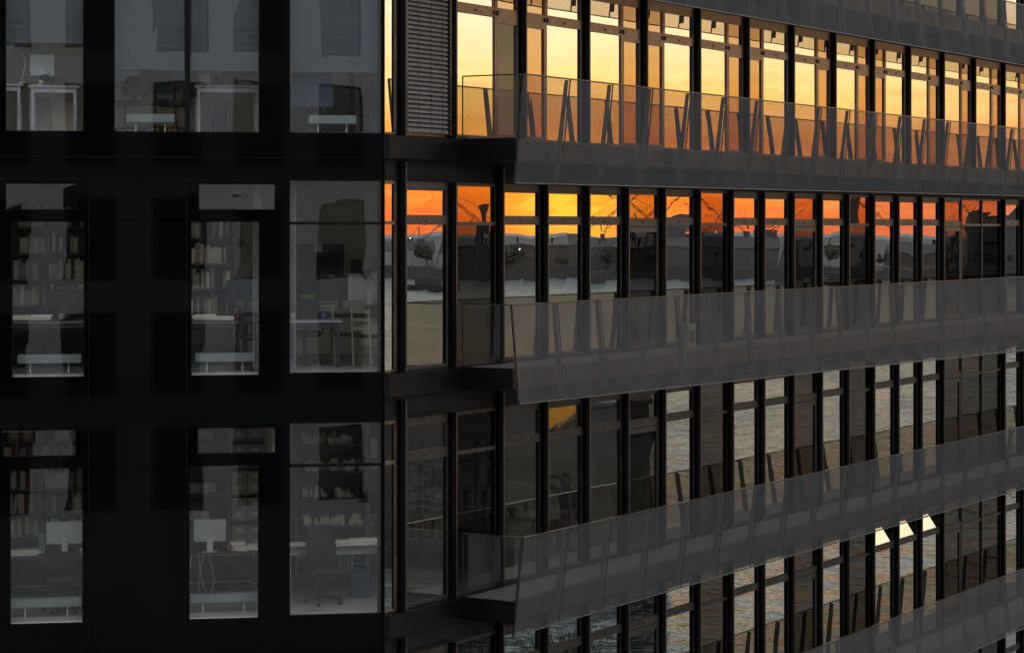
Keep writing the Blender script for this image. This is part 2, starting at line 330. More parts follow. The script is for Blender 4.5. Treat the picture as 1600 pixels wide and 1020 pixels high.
# --- right facade: spandrels
for f in range(0, 6):
    z1 = FL[f]; z0 = HEAD[f+1] if f < 5 else GZ
    MB(TR).box(.0, SEND, -.14, -.02, z0, z1).build('spandrel', 'spandrel_panel', B)
    MB(TR).box(-.005, SEND, -.0195, .10, z1-.34, z1-.02).build('slab_nosing', 'black_panel', B)   # black slab edge under the windows
    MB(TR).box(.0, A0+MS, -.0195, .012, z0+.01, z0+.06).build('drip_rail', 'dark_frame', B)
MB(TR).box(0, SEND, -.14, 0, HEAD[0], HEAD[0]+.9).build('spandrel', 'spandrel_panel', B)

def pane_box(T, a0, a1, z0, z1, o=-.03, th=.012, tilt=0.0, j=.0012):
    r = [rnd.uniform(-j, j) for _ in range(4)]
    dz = (z1-z0)*math.tan(tilt)
    return MB(T).hexa([(a0,o+r[0],z0),(a1,o+r[1],z0),(a1,o-th+r[1],z0),(a0,o-th+r[0],z0),
                       (a0,o+r[2]-dz,z1),(a1,o+r[3]-dz,z1),(a1,o-th+r[3]-dz,z1),(a0,o-th+r[2]-dz,z1)])
def frame_rect(mb, a0, a1, z0, z1, w_=.045, o0=-.06, o1=-.014, top=None, bot=None, left=None, right=None):
    t = w_ if top is None else top; b_ = w_ if bot is None else bot; l_ = w_ if left is None else left; r_ = w_ if right is None else right
    mb.box(a0, a0+l_, o0, o1, z0, z1); mb.box(a1-r_, a1, o0, o1, z0, z1)
    mb.box(a0+l_, a1-r_, o0, o1, z0, z0+b_); mb.box(a0+l_, a1-r_, o0, o1, z1-t, z1)
def window_std(T, a0, a1, f, kind, tilt=0.0, jl=None):
    z0, z1 = FL[f], HEAD[f]; mb = MB(T)
    gl = ('glass_bright' if a0 < A0+MS*4.6 and f > 2 else 'glass_bright_far') if kind == 'b' else 'glass_dark'
    if kind == 'b': tz0, tz1, ht = 2.07, 2.19, .11
    elif kind == 'D': tz0, tz1, ht = 2.05, 2.17, .09
    else: tz0, tz1, ht = 2.06, 2.115, .05
    frame_rect(mb, a0, a1, z0, z1, .035, top=ht, bot=.05, right=.004)
    mb.box(a0+.035, a1-.004, -.06, -.008, z0+tz0, z0+tz1)
    if kind == 'D':
        frame_rect(mb, a0+.036, a1-.036, z0+.051, z0+tz0-.01, .07, -.058, -.006, top=.09)
    if kind in 'bD':   # inner sash of the hopper light and its little lock
        frame_rect(mb, a0+.036, a1-.036, z0+tz1+.001, z1-ht-.001, .018, -.058, -.018)
    o = mb.build('window', 'bronze_lit' if f <= 1 else ('bronze_half_lit' if f == 2 else 'bronze_shaded'), B)  # sky glow per storey comes from the frame colour
    if kind in 'bD':
        c = (a0+a1)/2; q = MB(T); q.box(c-.018, c+.018, -.0075, .002, z0+(tz0+tz1)/2-.016, z0+(tz0+tz1)/2+.016); q.build('lock', 'black_plastic', o)
    inn = .0 if kind != 'D' else .07
    pane_box(T, a0+.03+inn, a1-.002-inn, z0+.04+inn, z0+tz0+.005-inn, j=.0020).build('pane', gl, o)
    pane_box(T, a0+.035, a1-.003, z0+tz1-.005, z1-ht+.01, tilt=tilt, j=.0012, o=-.032 if tilt == 0 else -.02).build('pane', ('glass_hopper' if (f, tilt > 0) == (3, True) else gl) if kind == 'b' else ('glass_tinted' if f == 2 else 'glass_dark'), o)
    return o
KINDS = list('bdbbbDbdbbDbdbbbDddbbdbb') 
TILT = {(3, 3): radians(4.7), (4, 13): radians(17.0), (4, 14): radians(16.6), (4, 15): radians(16.9)}
for f in (2, 3, 4, 5, 0):
    mb = MB(TR)
    for n_, kd in enumerate(KINDS):
        a = A0+MS*n_; last = n_ == len(KINDS)-1
        if (f == 5 and n_ < 16) or (f == 0 and n_ < 17): continue
        fin = n_ not in (17, 18)
        x0 = a+FW if fin else a+.02; x1 = a+MS if (n_+1) not in (17, 18) else a+MS-.02
        window_std(TR, x0, x1, f, kd, TILT.get((f, n_), 0.0))
        if fin:
            tp = HEAD[f]+(.27 if n_ in (0, 2) else .0)
            fo = MB(TR).box(a, a+FW, -.10, FD, FL[f]-.019, tp).build('fin', 'fin_black', B)
            MB(TR).box(a+FW-.035, a+FW+.001, FD, FD+.004, FL[f]-.019, tp).build('lit_edge', 'sunset_edge', fo)  # brown strip standing in for the sunset-lit fin edge
        else:
            MB(TR).box(a-.02, a+.02, -.08, .004, FL[f], HEAD[f]).build('mullion', 'bronze_half_lit' if f == 2 else 'bronze_shaded', B)
    if f in (2, 3, 4):
        o = MB(TR); frame_rect(o, .012, A0, FL[f], HEAD[f], .03, top=.05); o.box(.042, A0-.03, -.06, -.01, FL[f]+2.07, FL[f]+2.12)
        o = o.build('window', 'bronze_lit', B)
        pane_box(TR, .03, A0-.02, FL[f]+.02, FL[f]+2.08).build('pane', 'glass_bright', o); pane_box(TR, .03, A0-.02, FL[f]+2.11, HEAD[f]-.03).build('pane', 'glass_bright', o)
# plain dark glazing of the storeys the picture does not reach
MB(TR).box(0, A0+MS*16, -.12, -.06, FL[5], HEAD[5]).build('shopfront', 'black_glass', B)
MB(TR).box(0, A0+MS*17, -.12, -.06, FL[0], HEAD[0]).build('upper_glazing', 'black_glass', B)

# --- storey 1 of the right facade: two metre bays, wide pane and narrow leaf
def pair(mb_, a0, a1, wide_first):
    pass
def window_bay(a0, a1, wide_first, hop=True, open_dark=False):
    f = 1; z0, z1 = FL[1]+.03, HEAD[1]; mb = MB(TR)
    cut = a0 + (a1-a0)*(.635 if wide_first else .365)
    frame_rect(mb, a0, a1, z0, z1, .035, top=.13, bot=.03)
    mb.box(cut-.03, cut+.03, -.06, -.006, z0+.03, z1-.13)
    for (p, q, wide) in ((a0+.035, cut-.03, wide_first), (cut+.03, a1-.035, not wide_first)):
        mb.box(p, q, -.06, -.004, 3.17, 3.30)
        frame_rect(mb, p+.001, q-.001, 3.301, z1-.131, .03, -.058, -.012, bot=.02)
        if not wide: frame_rect(mb, p+.001, q-.001, z0+.031, 3.168, .035, -.056, -.005, top=.08)
    o = mb.build('window', 'bronze_lit', B)
    for (p, q, wide) in ((a0+.035, cut-.03, wide_first), (cut+.03, a1-.035, not wide_first)):
        if wide: MB(TR).box((p+q)/2-.02, (p+q)/2+.02, -.0035, .008, 3.215, 3.25).build('lock', 'black_plastic', o)
        lk = MB(TR)
        c = cut-.045 if p < cut-.1 else cut+.045
        lk.box(c-.018, c+.018, -.0035, .016, 3.20, 3.27)
        lk.build('hinge', 'black_plastic', o)
        e = 0 if wide else .03
        gm = 'glass_bright' if wide else ('glass_clear' if open_dark else 'glass_tinted')
        pane_box(TR, p-.01+e, q+.01-e, z0+.02+e, 3.175-e*2, j=.0018).build('pane', gm, o)
        pane_box(TR, p+.01, q-.01, 3.31, z1-.14, j=.0008).build('pane', 'glass_bright' if wide else 'glass_tinted', o)
order = [1, 0, 1, 0, 1, 0, 1, 1, 0, 1, 1, 1, 1, 0, 1]
for i, wf in enumerate(order):
    n_ = 1+1.5*i; a = A0+MS*n_
    if n_ > 22: break
    window_bay(a+FW, a+1.5*MS, bool(wf), open_dark=(i == 0))
for n_ in [0]+[1+1.5*i for i in range(15)]:
    a = A0+MS*n_
    if n_ > 22.6: break
    fo = MB(TR).box(a, a+FW, -.10, FD, FL[1]-.019, HEAD[1]).build('fin', 'fin_black', B)
    MB(TR).box(a+FW-.035, a+FW+.001, FD, FD+.004, FL[1]-.019, HEAD[1]).build('lit_edge', 'sunset_edge', fo)  # strip coloured as the fin edge catching the sunset
MB(TR).box(A0+MS*22, SEND, -.12, -.05, FL[1], HEAD[1]).build('end_panel', 'black_panel', B)
window_std(TR, A0+FW, A0+MS, 1, 'b')
o = MB(TR); frame_rect(o, .012, A0, FL[1], HEAD[1], .03, top=.05); o = o.build('window', 'bronze_lit', B)
pane_box(TR, .03, A0-.02, FL[1]+.02, HEAD[1]-.03).build('pane', 'glass_bright', o)
# external venetian blind in the first bay
mb = MB(TR); a0, a1 = A0+FW+.05, A0+MS-.06; z = FL[1]+.10
while z < HEAD[1]:
    mb.hexa([(a0,.028,z-.034),(a1,.028,z-.034),(a1,-.018,z+.034),(a0,-.018,z+.034),(a0,.031,z-.033),(a1,.031,z-.033),(a1,-.015,z+.035),(a0,-.015,z+.035)])
    z += .066
mb.box(a0, a1, -.02, .03, FL[1]+.05, FL[1]+.075)
bl = mb.build('venetian_blind', 'slat', B)
mb = MB(TR)
for c in (a0+.28, a0+.62, a0+.93): mb.box(c-.004, c+.004, .036, .040, FL[1]+.07, HEAD[1])
mb.build('cord', 'black_plastic', bl)
MB(TR).box(a0-.05, a0-.02, -.02, .05, FL[1]+.02, HEAD[1]).build('guide_rail', 'rail_metal', bl)
MB(TR).box(a1+.02, a1+.05, -.02, .05, FL[1]+.02, HEAD[1]).build('guide_rail', 'rail_metal', bl)

# --- balconies: fritted glass parapets whose planes lean alternately in and out
S0 = 1.94
BAL = {0: (5.05, .93, 3.64, 3.69, 1.06, 5), 1: (2.205, 1.15, .654, .755, .985, 2), 2: (-1.13, .93, -2.54, -2.84, 1.06, 2), 3: (-4.49, 1.13, -5.90, -5.93, .96, 2), 4: (-7.78, .93, -9.02, -9.06, 1.06, 4)}
for f, (zt, bt, zb0, zb1, bb, _) in BAL.items():
    fl = FL[f]
    slab = MB(TR); slab.box(S0+.02, SEND, .101, min(bt, bb)-.12, fl-.33, fl-.05)
    bo = slab.build('balcony', 'soffit', B)
    MB(TR).box(S0+.02, SEND, .101, min(bt, bb)-.12, fl-.049, fl-.02).build('deck', 'deck', bo)
    MB(TR).box(S0-.02, S0+.019, .101, min(bt, bb)+.02, fl-.34, fl-.01).build('end_fascia', 'black_panel', bo)
    n_p = int((SEND-S0)/MS)+1
    def edge(s_):
        k_ = (s_-S0)/26.0; return zb0+(zb1-zb0)*min(1, k_)
    for i in range(n_p):
        s0 = S0+i*MS+.009; s1 = min(S0+(i+1)*MS-.009, SEND)
        if s1-s0 < .2: continue
        th = .016; jj = [rnd.uniform(-.002, .002) for _ in range(4)]
        MB(TR).hexa([(s0,bb+jj[0],edge(s0)),(s1,bb+jj[1],edge(s1)),(s1,bb-th+jj[1],edge(s1)),(s0,bb-th+jj[0],edge(s0)),
                     (s0,bt+jj[2],zt),(s1,bt+jj[3],zt),(s1,bt-th+jj[3],zt),(s0,bt-th+jj[2],zt)]).build('parapet_panel', 'frit_glass', bo)
        if i:   # the leaning post behind the joint
            q = S0+i*MS-.02; mm = .05; g_ = .03
            zz0 = edge(q)+.08
            MB(TR).hexa([(q-.008,bb-g_,zz0),(q+.008,bb-g_,zz0),(q+.008,bb-g_-.085,zz0),(q-.008,bb-g_-.085,zz0),
                         (q-.008,bt-g_,zt-.006),(q+.008,bt-g_,zt-.006),(q+.008,bt-g_-.060,zt-.006),(q-.008,bt-g_-.060,zt-.006)]).build('post', 'post_metal', bo)
            MB(TR).hexa([(q+.012,bb+.001,edge(q)),(q+.028,bb+.001,edge(q)),(q+.028,bb-.018,edge(q)),(q+.012,bb-.018,edge(q)),
                         (q+.012,bt+.001,zt),(q+.028,bt+.001,zt),(q+.028,bt-.018,zt),(q+.012,bt-.018,zt)]).build('joint_gasket', 'black_plastic', bo)
            cl_ = MB(TR)
            for h in (.04,): cl_.box(q+.45, q+.47, bt-.03, bt-.018, zt-.045, zt-.028)
            cl_.build('clip', 'rail_metal', bo)
    k1 = (SEND-S0)/26.0; e1 = zb0+(zb1-zb0)*min(1, k1)
    MB(TR).hexa([(S0,bb+.006,edge(S0)-.016),(SEND,bb+.006,e1-.016),(SEND,bb-.022,e1-.016),(S0,bb-.022,edge(S0)-.016),
                 (S0,bb+.006,edge(S0)-.001),(SEND,bb+.006,e1-.001),(SEND,bb-.022,e1-.001),(S0,bb-.022,edge(S0)-.001)]).build('bottom_rail', 'post_metal', bo)
    MB(TR).box(S0-.006, SEND, bt-.030, bt+.008, zt+.001, zt+.019).build('handrail', 'rail_metal', bo)
    MB(TR).hexa([(S0-.012,bb+.01,edge(S0)-.01),(S0+.003,bb+.01,edge(S0)-.01),(S0+.003,bb-.03,edge(S0)-.01),(S0-.012,bb-.03,edge(S0)-.01),
                 (S0-.012,bt+.01,zt+.019),(S0+.003,bt+.01,zt+.019),(S0+.003,bt-.03,zt+.019),(S0-.012,bt-.03,zt+.019)]).build('edge_profile', 'rail_metal', bo)
    e = MB(TR); lo = fl-.0
    bl_ = bb+(bt-bb)*(lo-zb0)/(zt-zb0)
    e.hexa([(S0-.012,.10,lo),(S0-.002,.10,lo),(S0-.002,bl_-.04,lo),(S0-.012,bl_-.04,lo),(S0-.012,.10,zt),(S0-.002,.10,zt),(S0-.002,bt-.04,zt),(S0-.012,bt-.04,zt)])
    sp = e.build('side_panel', 'glass_clear', bo)
    MB(TR).box(S0-.018, S0+.004, .09, bt-.031, zt+.001, zt+.019).build('side_rail', 'rail_metal', bo)
    MB(TR).box(S0-.014, S0+.001, .085, .099, lo, zt).build('side_jamb', 'rail_metal', bo)

# a small electrical box left standing on the second balcony's deck
# --- left facade: black cladding with openings
def rect(px0, px1, py0, py1):
    t0, za = onL(px0, py0); t1, zb = onL(px1, py1); return t0, t1, zb, za
WL = []   # openings (t0,t1,z0,z1) per storey
def lrow(f, ops):
    """cladding of one storey: boxes around the openings"""
    return ops
tA0, tA1 = onL(8, 300)[0], onL(131, 300)[0]; tB0, tB1 = onL(178, 300)[0], onL(406, 300)[0]; tBm = onL(293, 300)[0]
tC0, tC1 = onL(452, 300)[0], onL(597.5, 300)[0]; tZ0 = onL(-150, 300)[0]
holes = {1: [[(tZ0, onL(0,300)[0], FL[1], HEAD[1])], [(tA0, tA1, FL[1], HEAD[1])], [(tB0, tB1, FL[1], HEAD[1])], [(tC0, tC1, FL[1], HEAD[1])]]}
for f, ys in ((2, (294, 335, 351, 590, 310, 431, 298, 406, 8, 121, 18, 132)), (3, (679, 720, 737, 977, 308, 431, 295, 405, 3, 119, 15, 130))):
    y0, y1, y2, y3, b0, b1, c0, c1, a0, a1, d0, d1 = ys
    H = HEAD[f]; F_ = FL[f]
    z = lambda px, y: onL(px, y)[1]
    holes[f] = [[(onL(a0,300)[0], onL(a1,300)[0], F_+2.27, F_+2.64), (onL(d0,300)[0], onL(d1,300)[0], F_-.02, F_+2.12)],
                [(onL(b0,300)[0], onL(b1,300)[0], F_+2.27, F_+2.64), (onL(c0,300)[0], onL(c1,300)[0], F_-.02, F_+2.12)],
                [(tC0, tC1, F_, HEAD[f])]]
clad = MB(TL)
def tile(t0, t1, z0, z1, hs):
    """fill rect t0..t1 x z0..z1 minus stacked holes (sorted from low to high)"""
    hs = sorted(hs, key=lambda h: h[2]); zc = z0
    for (a, b_, c, d) in hs:
        if c > zc+.001: clad.box(t0, t1, -.14, 0, zc, c)
        if a > t0+.001: clad.box(t0, a, -.14, 0, c, d)
        if b_ < t1-.001: clad.box(b_, t1, -.14, 0, c, d)
        zc = d
    if zc < z1-.001: clad.box(t0, t1, -.14, 0, zc, z1)
for f in (1, 2, 3):
    zb = FL[f]-.34; zt = FL[f-1]-.34
    cuts = [LEND, onL(150,300)[0] if f > 1 else onL(4,300)[0]]
    groups = holes[f]
    if f == 1: xs = [LEND, onL(4,300)[0], onL(155,300)[0], onL(430,300)[0], -.035]
    else: xs = [LEND, onL(215,300)[0], onL(436,300)[0], -.035]
    for gidx, hs in enumerate(groups): tile(xs[gidx], xs[gidx+1], zb, zt, hs)
clad.box(LEND, -.035, -.14, 0, GZ, FL[3]-.34); clad.box(LEND, -.035, -.14, 0, FL[0]-.34, HEAD[0]+.9)
clad.build('cladding', 'black_glass', B)
# thin panel joints standing a little proud
jm = MB(TL)
for f in (1, 2, 3, 4):
    jm.box(LEND, -.04, .0, .012, FL[f]-.345, FL[f]-.335)
    if f > 1: jm.box(LEND, -.04, .0, .010, HEAD[f]+.0, HEAD[f]+.008)
for px in (139, 292): 
    t_ = onL(px, 300)[0]
    for f in (2, 3): jm.box(t_-.006, t_+.006, .0, .010, FL[f]-.33, HEAD[f]-.001)
jm.build('panel_joint', 'dark_frame', B)
# dark glazed bays between the windows, a little proud of the cladding
for f in (2, 3):
    for (pa, pb) in ((141, 214), (218, 291)):
        MB(TL).box(onL(pa,300)[0], onL(pb,300)[0], .0015, .006, FL[f]-.01, FL[f]+2.10).build('dark_pane', 'dark_mirror', B)
        MB(TL).box(onL(pa,300)[0], onL(pb,300)[0], .0015, .006, FL[f]+2.14, HEAD[f]-.02).build('dark_pane', 'dark_mirror', B)
# the corner post between the facades
MB().prism([pt(TL,-.034,.004), pt(TL,.0,.004), pt(TR,.0,.006), pt(TR,.011,.006), pt(TR,.011,-.12), pt(TL,-.034,-.12)], GZ+CZ, HEAD[0]+.9+CZ).build('corner_post', 'fin_black', B)
def lwindow(t0, t1, z0, z1, bars=(), vbars=(), mat='glass_left'):
    if z0 > 0: mat = 'glass_left_top'
    mb = MB(TL); frame_rect(mb, t0, t1, z0, z1, .012, -.09, -.02)
    for z_ in bars: mb.box(t0+.012, t1-.012, -.09, -.02, z_-.02, z_+.02)
    for t_ in vbars: mb.box(t_-.035, t_+.035, -.09, -.02, z0+.012, z1-.012)
    o = mb.build('window', 'dark_frame', B)
    zs = [z0]+list(bars)+[z1]; ts = [t0]+list(vbars)+[t1]
    for i in range(len(zs)-1):
        for j in range(len(ts)-1):
            pane_box(TL, ts[j]+.01, ts[j+1]-.01, zs[i]+.01, zs[i+1]-.01, o=-.05, j=.0015).build('pane', mat, o)
for f in (1, 2, 3):
    for hs in holes[f]:
        for (a, b_, c, d) in hs:
            bars = [FL[f]+2.09] if (f > 1 and abs(a-tC0) < .01) else []
            lwindow(a, b_, c, d, bars, [tBm] if (f == 1 and abs(a-tB0) < .01) else [])
# --- interior walls of the left wing and the corner rooms (w metres behind the left facade)
DEP = 5.0
for f in (1, 2, 3):
    z0, z1 = FL[f]+.012, HEAD[f-1+1]+.02 if f > 0 else 0
    z1 = HEAD[f]+.02
    DP = 6.4 if f == 3 else DEP
    MB(TL).box(LEND+.25, 5.3 if f == 3 else 4.05, -DP-.15, -DP, z0, z1).build('interior_wall', 'wall_beige', B)
    if f > 1:
        t_ = onL(225, 300)[0]; MB(TL).box(t_, t_+.12, -DP, -.15, z0, z1).build('partition', 'wall_beige', B)
    if f == 3:
        t_ = onL(432, 300)[0]; MB(TL).box(t_, t_+.10, -DP, -.15, z0, z1).build('partition', 'wall_beige', B)
for f in (1, 2, 3, 4, 5):
    s_ = 6.75 if f < 3 else (8.7 if f == 3 else .3)
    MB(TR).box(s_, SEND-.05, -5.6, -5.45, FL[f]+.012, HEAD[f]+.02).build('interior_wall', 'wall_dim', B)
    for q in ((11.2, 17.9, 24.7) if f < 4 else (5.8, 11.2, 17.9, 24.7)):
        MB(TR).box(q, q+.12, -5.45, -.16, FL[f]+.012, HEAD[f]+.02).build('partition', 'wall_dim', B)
MB(TR).box(6.75, 6.87, -5.45, -.16, FL[2]+.012, HEAD[2]+.02)
# roller blinds (storey 1) and curtains
for (p0, p1, yb) in ((8, 131, 66), (178, 289, 108), (298, 406, 110), (452, 597, 112)):
    t0, zb = onL(p0, yb, .22); t1, _ = onL(p1, yb, .22)
    rb = MB(TL).box(t0+.01, t1-.01, -.224, -.22, zb, HEAD[1]-.02).build('roller_blind', 'blind_sheer', B)
    MB(TL).tube((t0+.01, -.222, zb), (t1-.01, -.222, zb), .012).build('hem_bar', 'steel_dark', rb)
def curtain(p0, p1, f, w_=.35, T=TL, on=onL, z0=None, label=None):
    t0 = on(p0, 300, w_)[0]; t1 = on(p1, 300, w_)[0]; mb = MB(T); n_ = max(8, int((t1-t0)/.03)); pts = []
    for i in range(n_+1):
        t_ = t0+(t1-t0)*i/n_; pts.append((t_, -w_+.022*sin(i*1.35)+.006*sin(i*3.1)))
    for i in range(n_):
        (a, oa), (b_, ob) = pts[i], pts[i+1]
        mb.hexa([(a,oa,FL[f]+.05),(b_,ob,FL[f]+.05),(b_,ob-.004,FL[f]+.05),(a,oa-.004,FL[f]+.05),(a,oa,HEAD[f]-.02),(b_,ob,HEAD[f]-.02),(b_,ob-.004,HEAD[f]-.02),(a,oa-.004,HEAD[f]-.02)])
    mb.build('curtain', 'sheer', B)
curtain(448, 463, 2); curtain(395, 410, 2, .4)
curtain(693, 708, 2, .4, TR, onR); curtain(838, 852, 3, .4, TR, onR)
curtain(1046, 1062, 2, .4, TR, onR); curtain(1178, 1190, 2, .4, TR, onR); curtain(1376, 1388, 2, .4, TR, onR)

exec_parts = []
# ================================================================== FURNITURE (local frame: x along the facade, y into the room, z up)
def Lloc(px, w_, f, py=None, dz=0.0):
    t_, z_ = onL(px, py if py is not None else 355.6, w_)
    p = TL(t_, -w_, (FL[f]+.0125+dz))
    return p
def scaleL(w_): return FP/(33.0+w_)
def zpx(py, w_, f):       # height above floor f of picture row py at depth w_
    return (355.6-py)/scaleL(w_)*1.0 - FL[f] - .0125
def desk(px0, px1, w_, f, label, h=.72, d=.75, top='desk_top', group=None, leg='steel', kind='desk'):
    x0 = onL(px0, 300, w_)[0]; x1 = onL(px1, 300, w_)[0]; W = x1-x0
    o = thing(kind, label, kind, TL(x0, -w_, FL[f]+.0125), RZL, group)
    MB().box(0, W, 0, d, h-.035, h).build('tabletop', top, o, bevel=.004)
    MB().box(.06, W-.06, .06, .08, h-.10, h-.037).build('rail', leg, o)
    for x in (.04, W-.08):
        for y in (.04, d-.08):
            MB().box(x, x+.04, y, y+.04, 0, h-.036).build('leg', leg, o)
    return o
def trestle_table(px0, px1, w_, f, label, h=.73, d=.8):
    x0 = onL(px0, 300, w_)[0]; x1 = onL(px1, 300, w_)[0]; W = x1-x0
    o = thing('trestle_table', label, 'table', TL(x0, -w_, FL[f]+.0125), RZL)
    MB().box(0, W, 0, d, h-.03, h).build('tabletop', 'shelf_dark', o, bevel=.003)
    for x in (.10, W-.14):
        for y in (.08, d-.12): MB().box(x, x+.03, y, y+.03, 0, h-.031).build('leg', 'steel_dark', o)
    mb = MB(); mb.tube((.12, .1, .12), (W*.5, .1, h-.05), .011); mb.tube((W-.12, .1, .12), (W*.5, .1, h-.05), .011); mb.tube((.12,.1,.30),(W-.12,.1,.30),.010)
    mb.build('brace', 'steel_dark', o)
    return o
def office_chair(px, w_, f, label, rot=0.0, high=False, arms=True, mat='chair_fabric', group=None, back_h=None):
    o = thing('office_chair', label, 'chair', Lloc(px, w_, f), RZL+rot, group)
    mb = MB()
    for i in range(5):
        a = 2*pi*i/5+.3
        mb.tube((0,0,.12), (.27*cos(a), .27*sin(a), .075), .022, .014)
    mb.tube((0,0,.09), (0,0,.42), .025)
    mb.build('star_base', 'black_plastic', o)
    for i in range(5):
        a = 2*pi*i/5+.3; c = (.27*cos(a), .27*sin(a))
        MB().tube((c[0]-.02*sin(a), c[1]+.02*cos(a), .03), (c[0]+.02*sin(a), c[1]-.02*cos(a), .03), .03, n=10).build('castor', 'black_plastic', o)
    MB().box(-.24,.24,-.23,.23,.42,.50).build('seat', mat, o, bevel=.03, smooth=True)
    bh = back_h or (1.25 if high else .98)
    m_ = MB(); rows = 7
    prev = None
    for i in range(rows+1):   # curved back, narrowing upwards
        u_ = i/rows; z_ = .56+(bh-.56)*u_; y_ = .24+.10*u_*u_-.05*sin(pi*u_); hw = .21+.02*sin(pi*u_)-.05*u_*u_
        ring = [(-hw,y_-.02,z_),(hw,y_-.02,z_),(hw*.96,y_+.035,z_),(-hw*.96,y_+.035,z_)]
        if prev: m_.hexa(prev+ring)
        prev = ring
    m_.build('backrest', mat, o)
    MB().tube((0,.16,.45),(0,.27,.62),.02).build('back_support', 'black_plastic', o)
    if arms:
        for s_ in (-1, 1):
            q = MB(); q.tube((s_*.25,.05,.46),(s_*.29,.05,.66),.012); q.box(s_*.29-.025,s_*.29+.025,-.12,.14,.655,.68); q.build('armrest', 'black_plastic', o)
    return o
def side_chair(px, w_, f, label, rot=0.0):
    o = thing('wooden_chair', label, 'chair', Lloc(px, w_, f), RZL+rot)
    MB().box(-.21,.21,-.21,.21,.42,.46).build('seat', 'chair_fabric', o, bevel=.01)
    for x in (-.19,.19):
        MB().tube((x,-.19,0),(x,-.18,.42),.014).build('leg','desk_wood',o); MB().tube((x,.20,0),(x,.24,.85),.014).build('leg','desk_wood',o)
    q = MB(); 
    for z_ in (.56,.68,.80): q.box(-.19,.19,.215,.235,z_-.02,z_+.02)
    q.build('backrest','desk_wood',o)
    return o
def monitor(px, py_bottom, w_, f, label, W=.55, H=.34, mat='alu', rot=0.0, deskh=.735, back=True, logo=False):
    """computer screen seen from its back; stands on a desk top"""
    o = thing('monitor', label, 'monitor', Lloc(px, w_, f, dz=deskh), RZL+rot)
    MB().box(-.12,.12,-.09,.09,0,.012).build('foot', mat, o)
    q = MB(); q.hexa([(-.045,-.03,.013),(.045,-.03,.013),(.045,.0,.013),(-.045,.0,.013),(-.035,-.005,.26),(.035,-.005,.26),(.035,.015,.26),(-.035,.015,.26)]); q.build('stand', mat, o)
    MB().box(-W/2,W/2,.016,.045,.14,.14+H).build('casing', mat, o, bevel=.006)
    MB().box(-W/2+.015,W/2-.015,.0455,.048,.155,.13+H).build('screen', 'screen', o)
    return o
def shelf_unit(px0, px1, w_, f, label, levels, H=2.5, d=.35, mat='shelf_grey', cols=1, back=True, name='shelf_unit'):
    x0 = onL(px0, 300, w_)[0]; x1 = onL(px1, 300, w_)[0]; W = x1-x0
    o = thing(name, label, 'shelf', TL(x0, -w_, FL[f]+.0125), RZL)
    for i in range(cols+1): x = W*i/cols; MB().box(x-.018, x+.018, 0, d, 0, H).build('upright', mat, o)
    for z_ in levels:
        for i in range(cols): MB().box(W*i/cols+.019, W*(i+1)/cols-.019, .004, d-.004, z_-.025, z_).build('shelf_board', mat, o)
    if back: MB().box(-.016, W+.016, d+.001, d+.012, .002, H-.002).build('back_panel', mat, o)
    return o, W
BCOL = {'book_white': 'white', 'book_grey': 'grey', 'book_dark': 'dark', 'book_red': 'red', 'book_cream': 'cream', 'book_blue': 'blue'}
ORD = ['lowest', 'second lowest', 'third', 'fourth', 'fifth', 'sixth', 'seventh']
def books(root_loc, W0, W1, zs, d0, where, fill=.92, hmin=.22, hmax=.32, pal=None, lvl=None):
    """rows of books standing on shelf levels, each its own thing"""
    pal = pal or ['book_white','book_grey','book_grey','book_dark','book_dark','book_cream','book_blue']
    for li, z_ in enumerate(zs):
        x = W0
        while x < W1-.05:
            th = rnd.uniform(.022,.062); h = rnd.uniform(hmin, hmax); m_ = rnd.choice(pal)
            if rnd.random() > fill: x += rnd.uniform(.05,.18); continue
            if x+th > W1: break
            lean = rnd.uniform(.05,.2) if rnd.random() < .06 else 0
            q = MB(lambda a,b,c: tuple(Vector(root_loc)+UL*a-NL*b+Vector((0,0,c))))
            y0 = d0+rnd.uniform(0,.03)
            q.hexa([(x,y0,z_+.001),(x+th,y0,z_+.001),(x+th,y0+.2,z_+.001),(x,y0+.2,z_+.001),(x+lean*h,y0,z_+h),(x+th+lean*h,y0,z_+h),(x+th+lean*h,y0+.2,z_+h),(x+lean*h,y0+.2,z_+h)])
            b_ = q.build('book', m_, None, origin=tuple(Vector(root_loc)+UL*x-NL*y0+Vector((0,0,z_))))
            c = BCOL[m_]; fr_ = (x-W0)/(W1-W0); ps = 'left end' if fr_ < .17 else 'left half' if fr_ < .34 else 'left of middle' if fr_ < .5 else 'right of middle' if fr_ < .66 else 'right half' if fr_ < .83 else 'right end'
            lb_ = f'{c} book, {ORD[min(li,6)]} shelf of {where}, {ps}'; tag(b_, lb_, 'book', 'alike: '+lb_)
            x += th+.002+lean*h
def convector(px0, px1, f, label, w_=.42, zc=.20, h=.12):
    x0 = onL(px0, 300, w_)[0]; x1 = onL(px1, 300, w_)[0]; W = x1-x0
    o = thing('low_bench', label, 'bench', TL(x0, -w_, FL[f]+.0125), RZL)
    MB().box(0, W, 0, .16, zc-h/2, zc+h/2).build('beam', 'pale_green', o, bevel=.006)
    for x in (W*.2, W*.8): MB().box(x-.01, x+.01, .07, .09, 0, zc-h/2-.001).build('leg', 'white_paint', o)
    return o
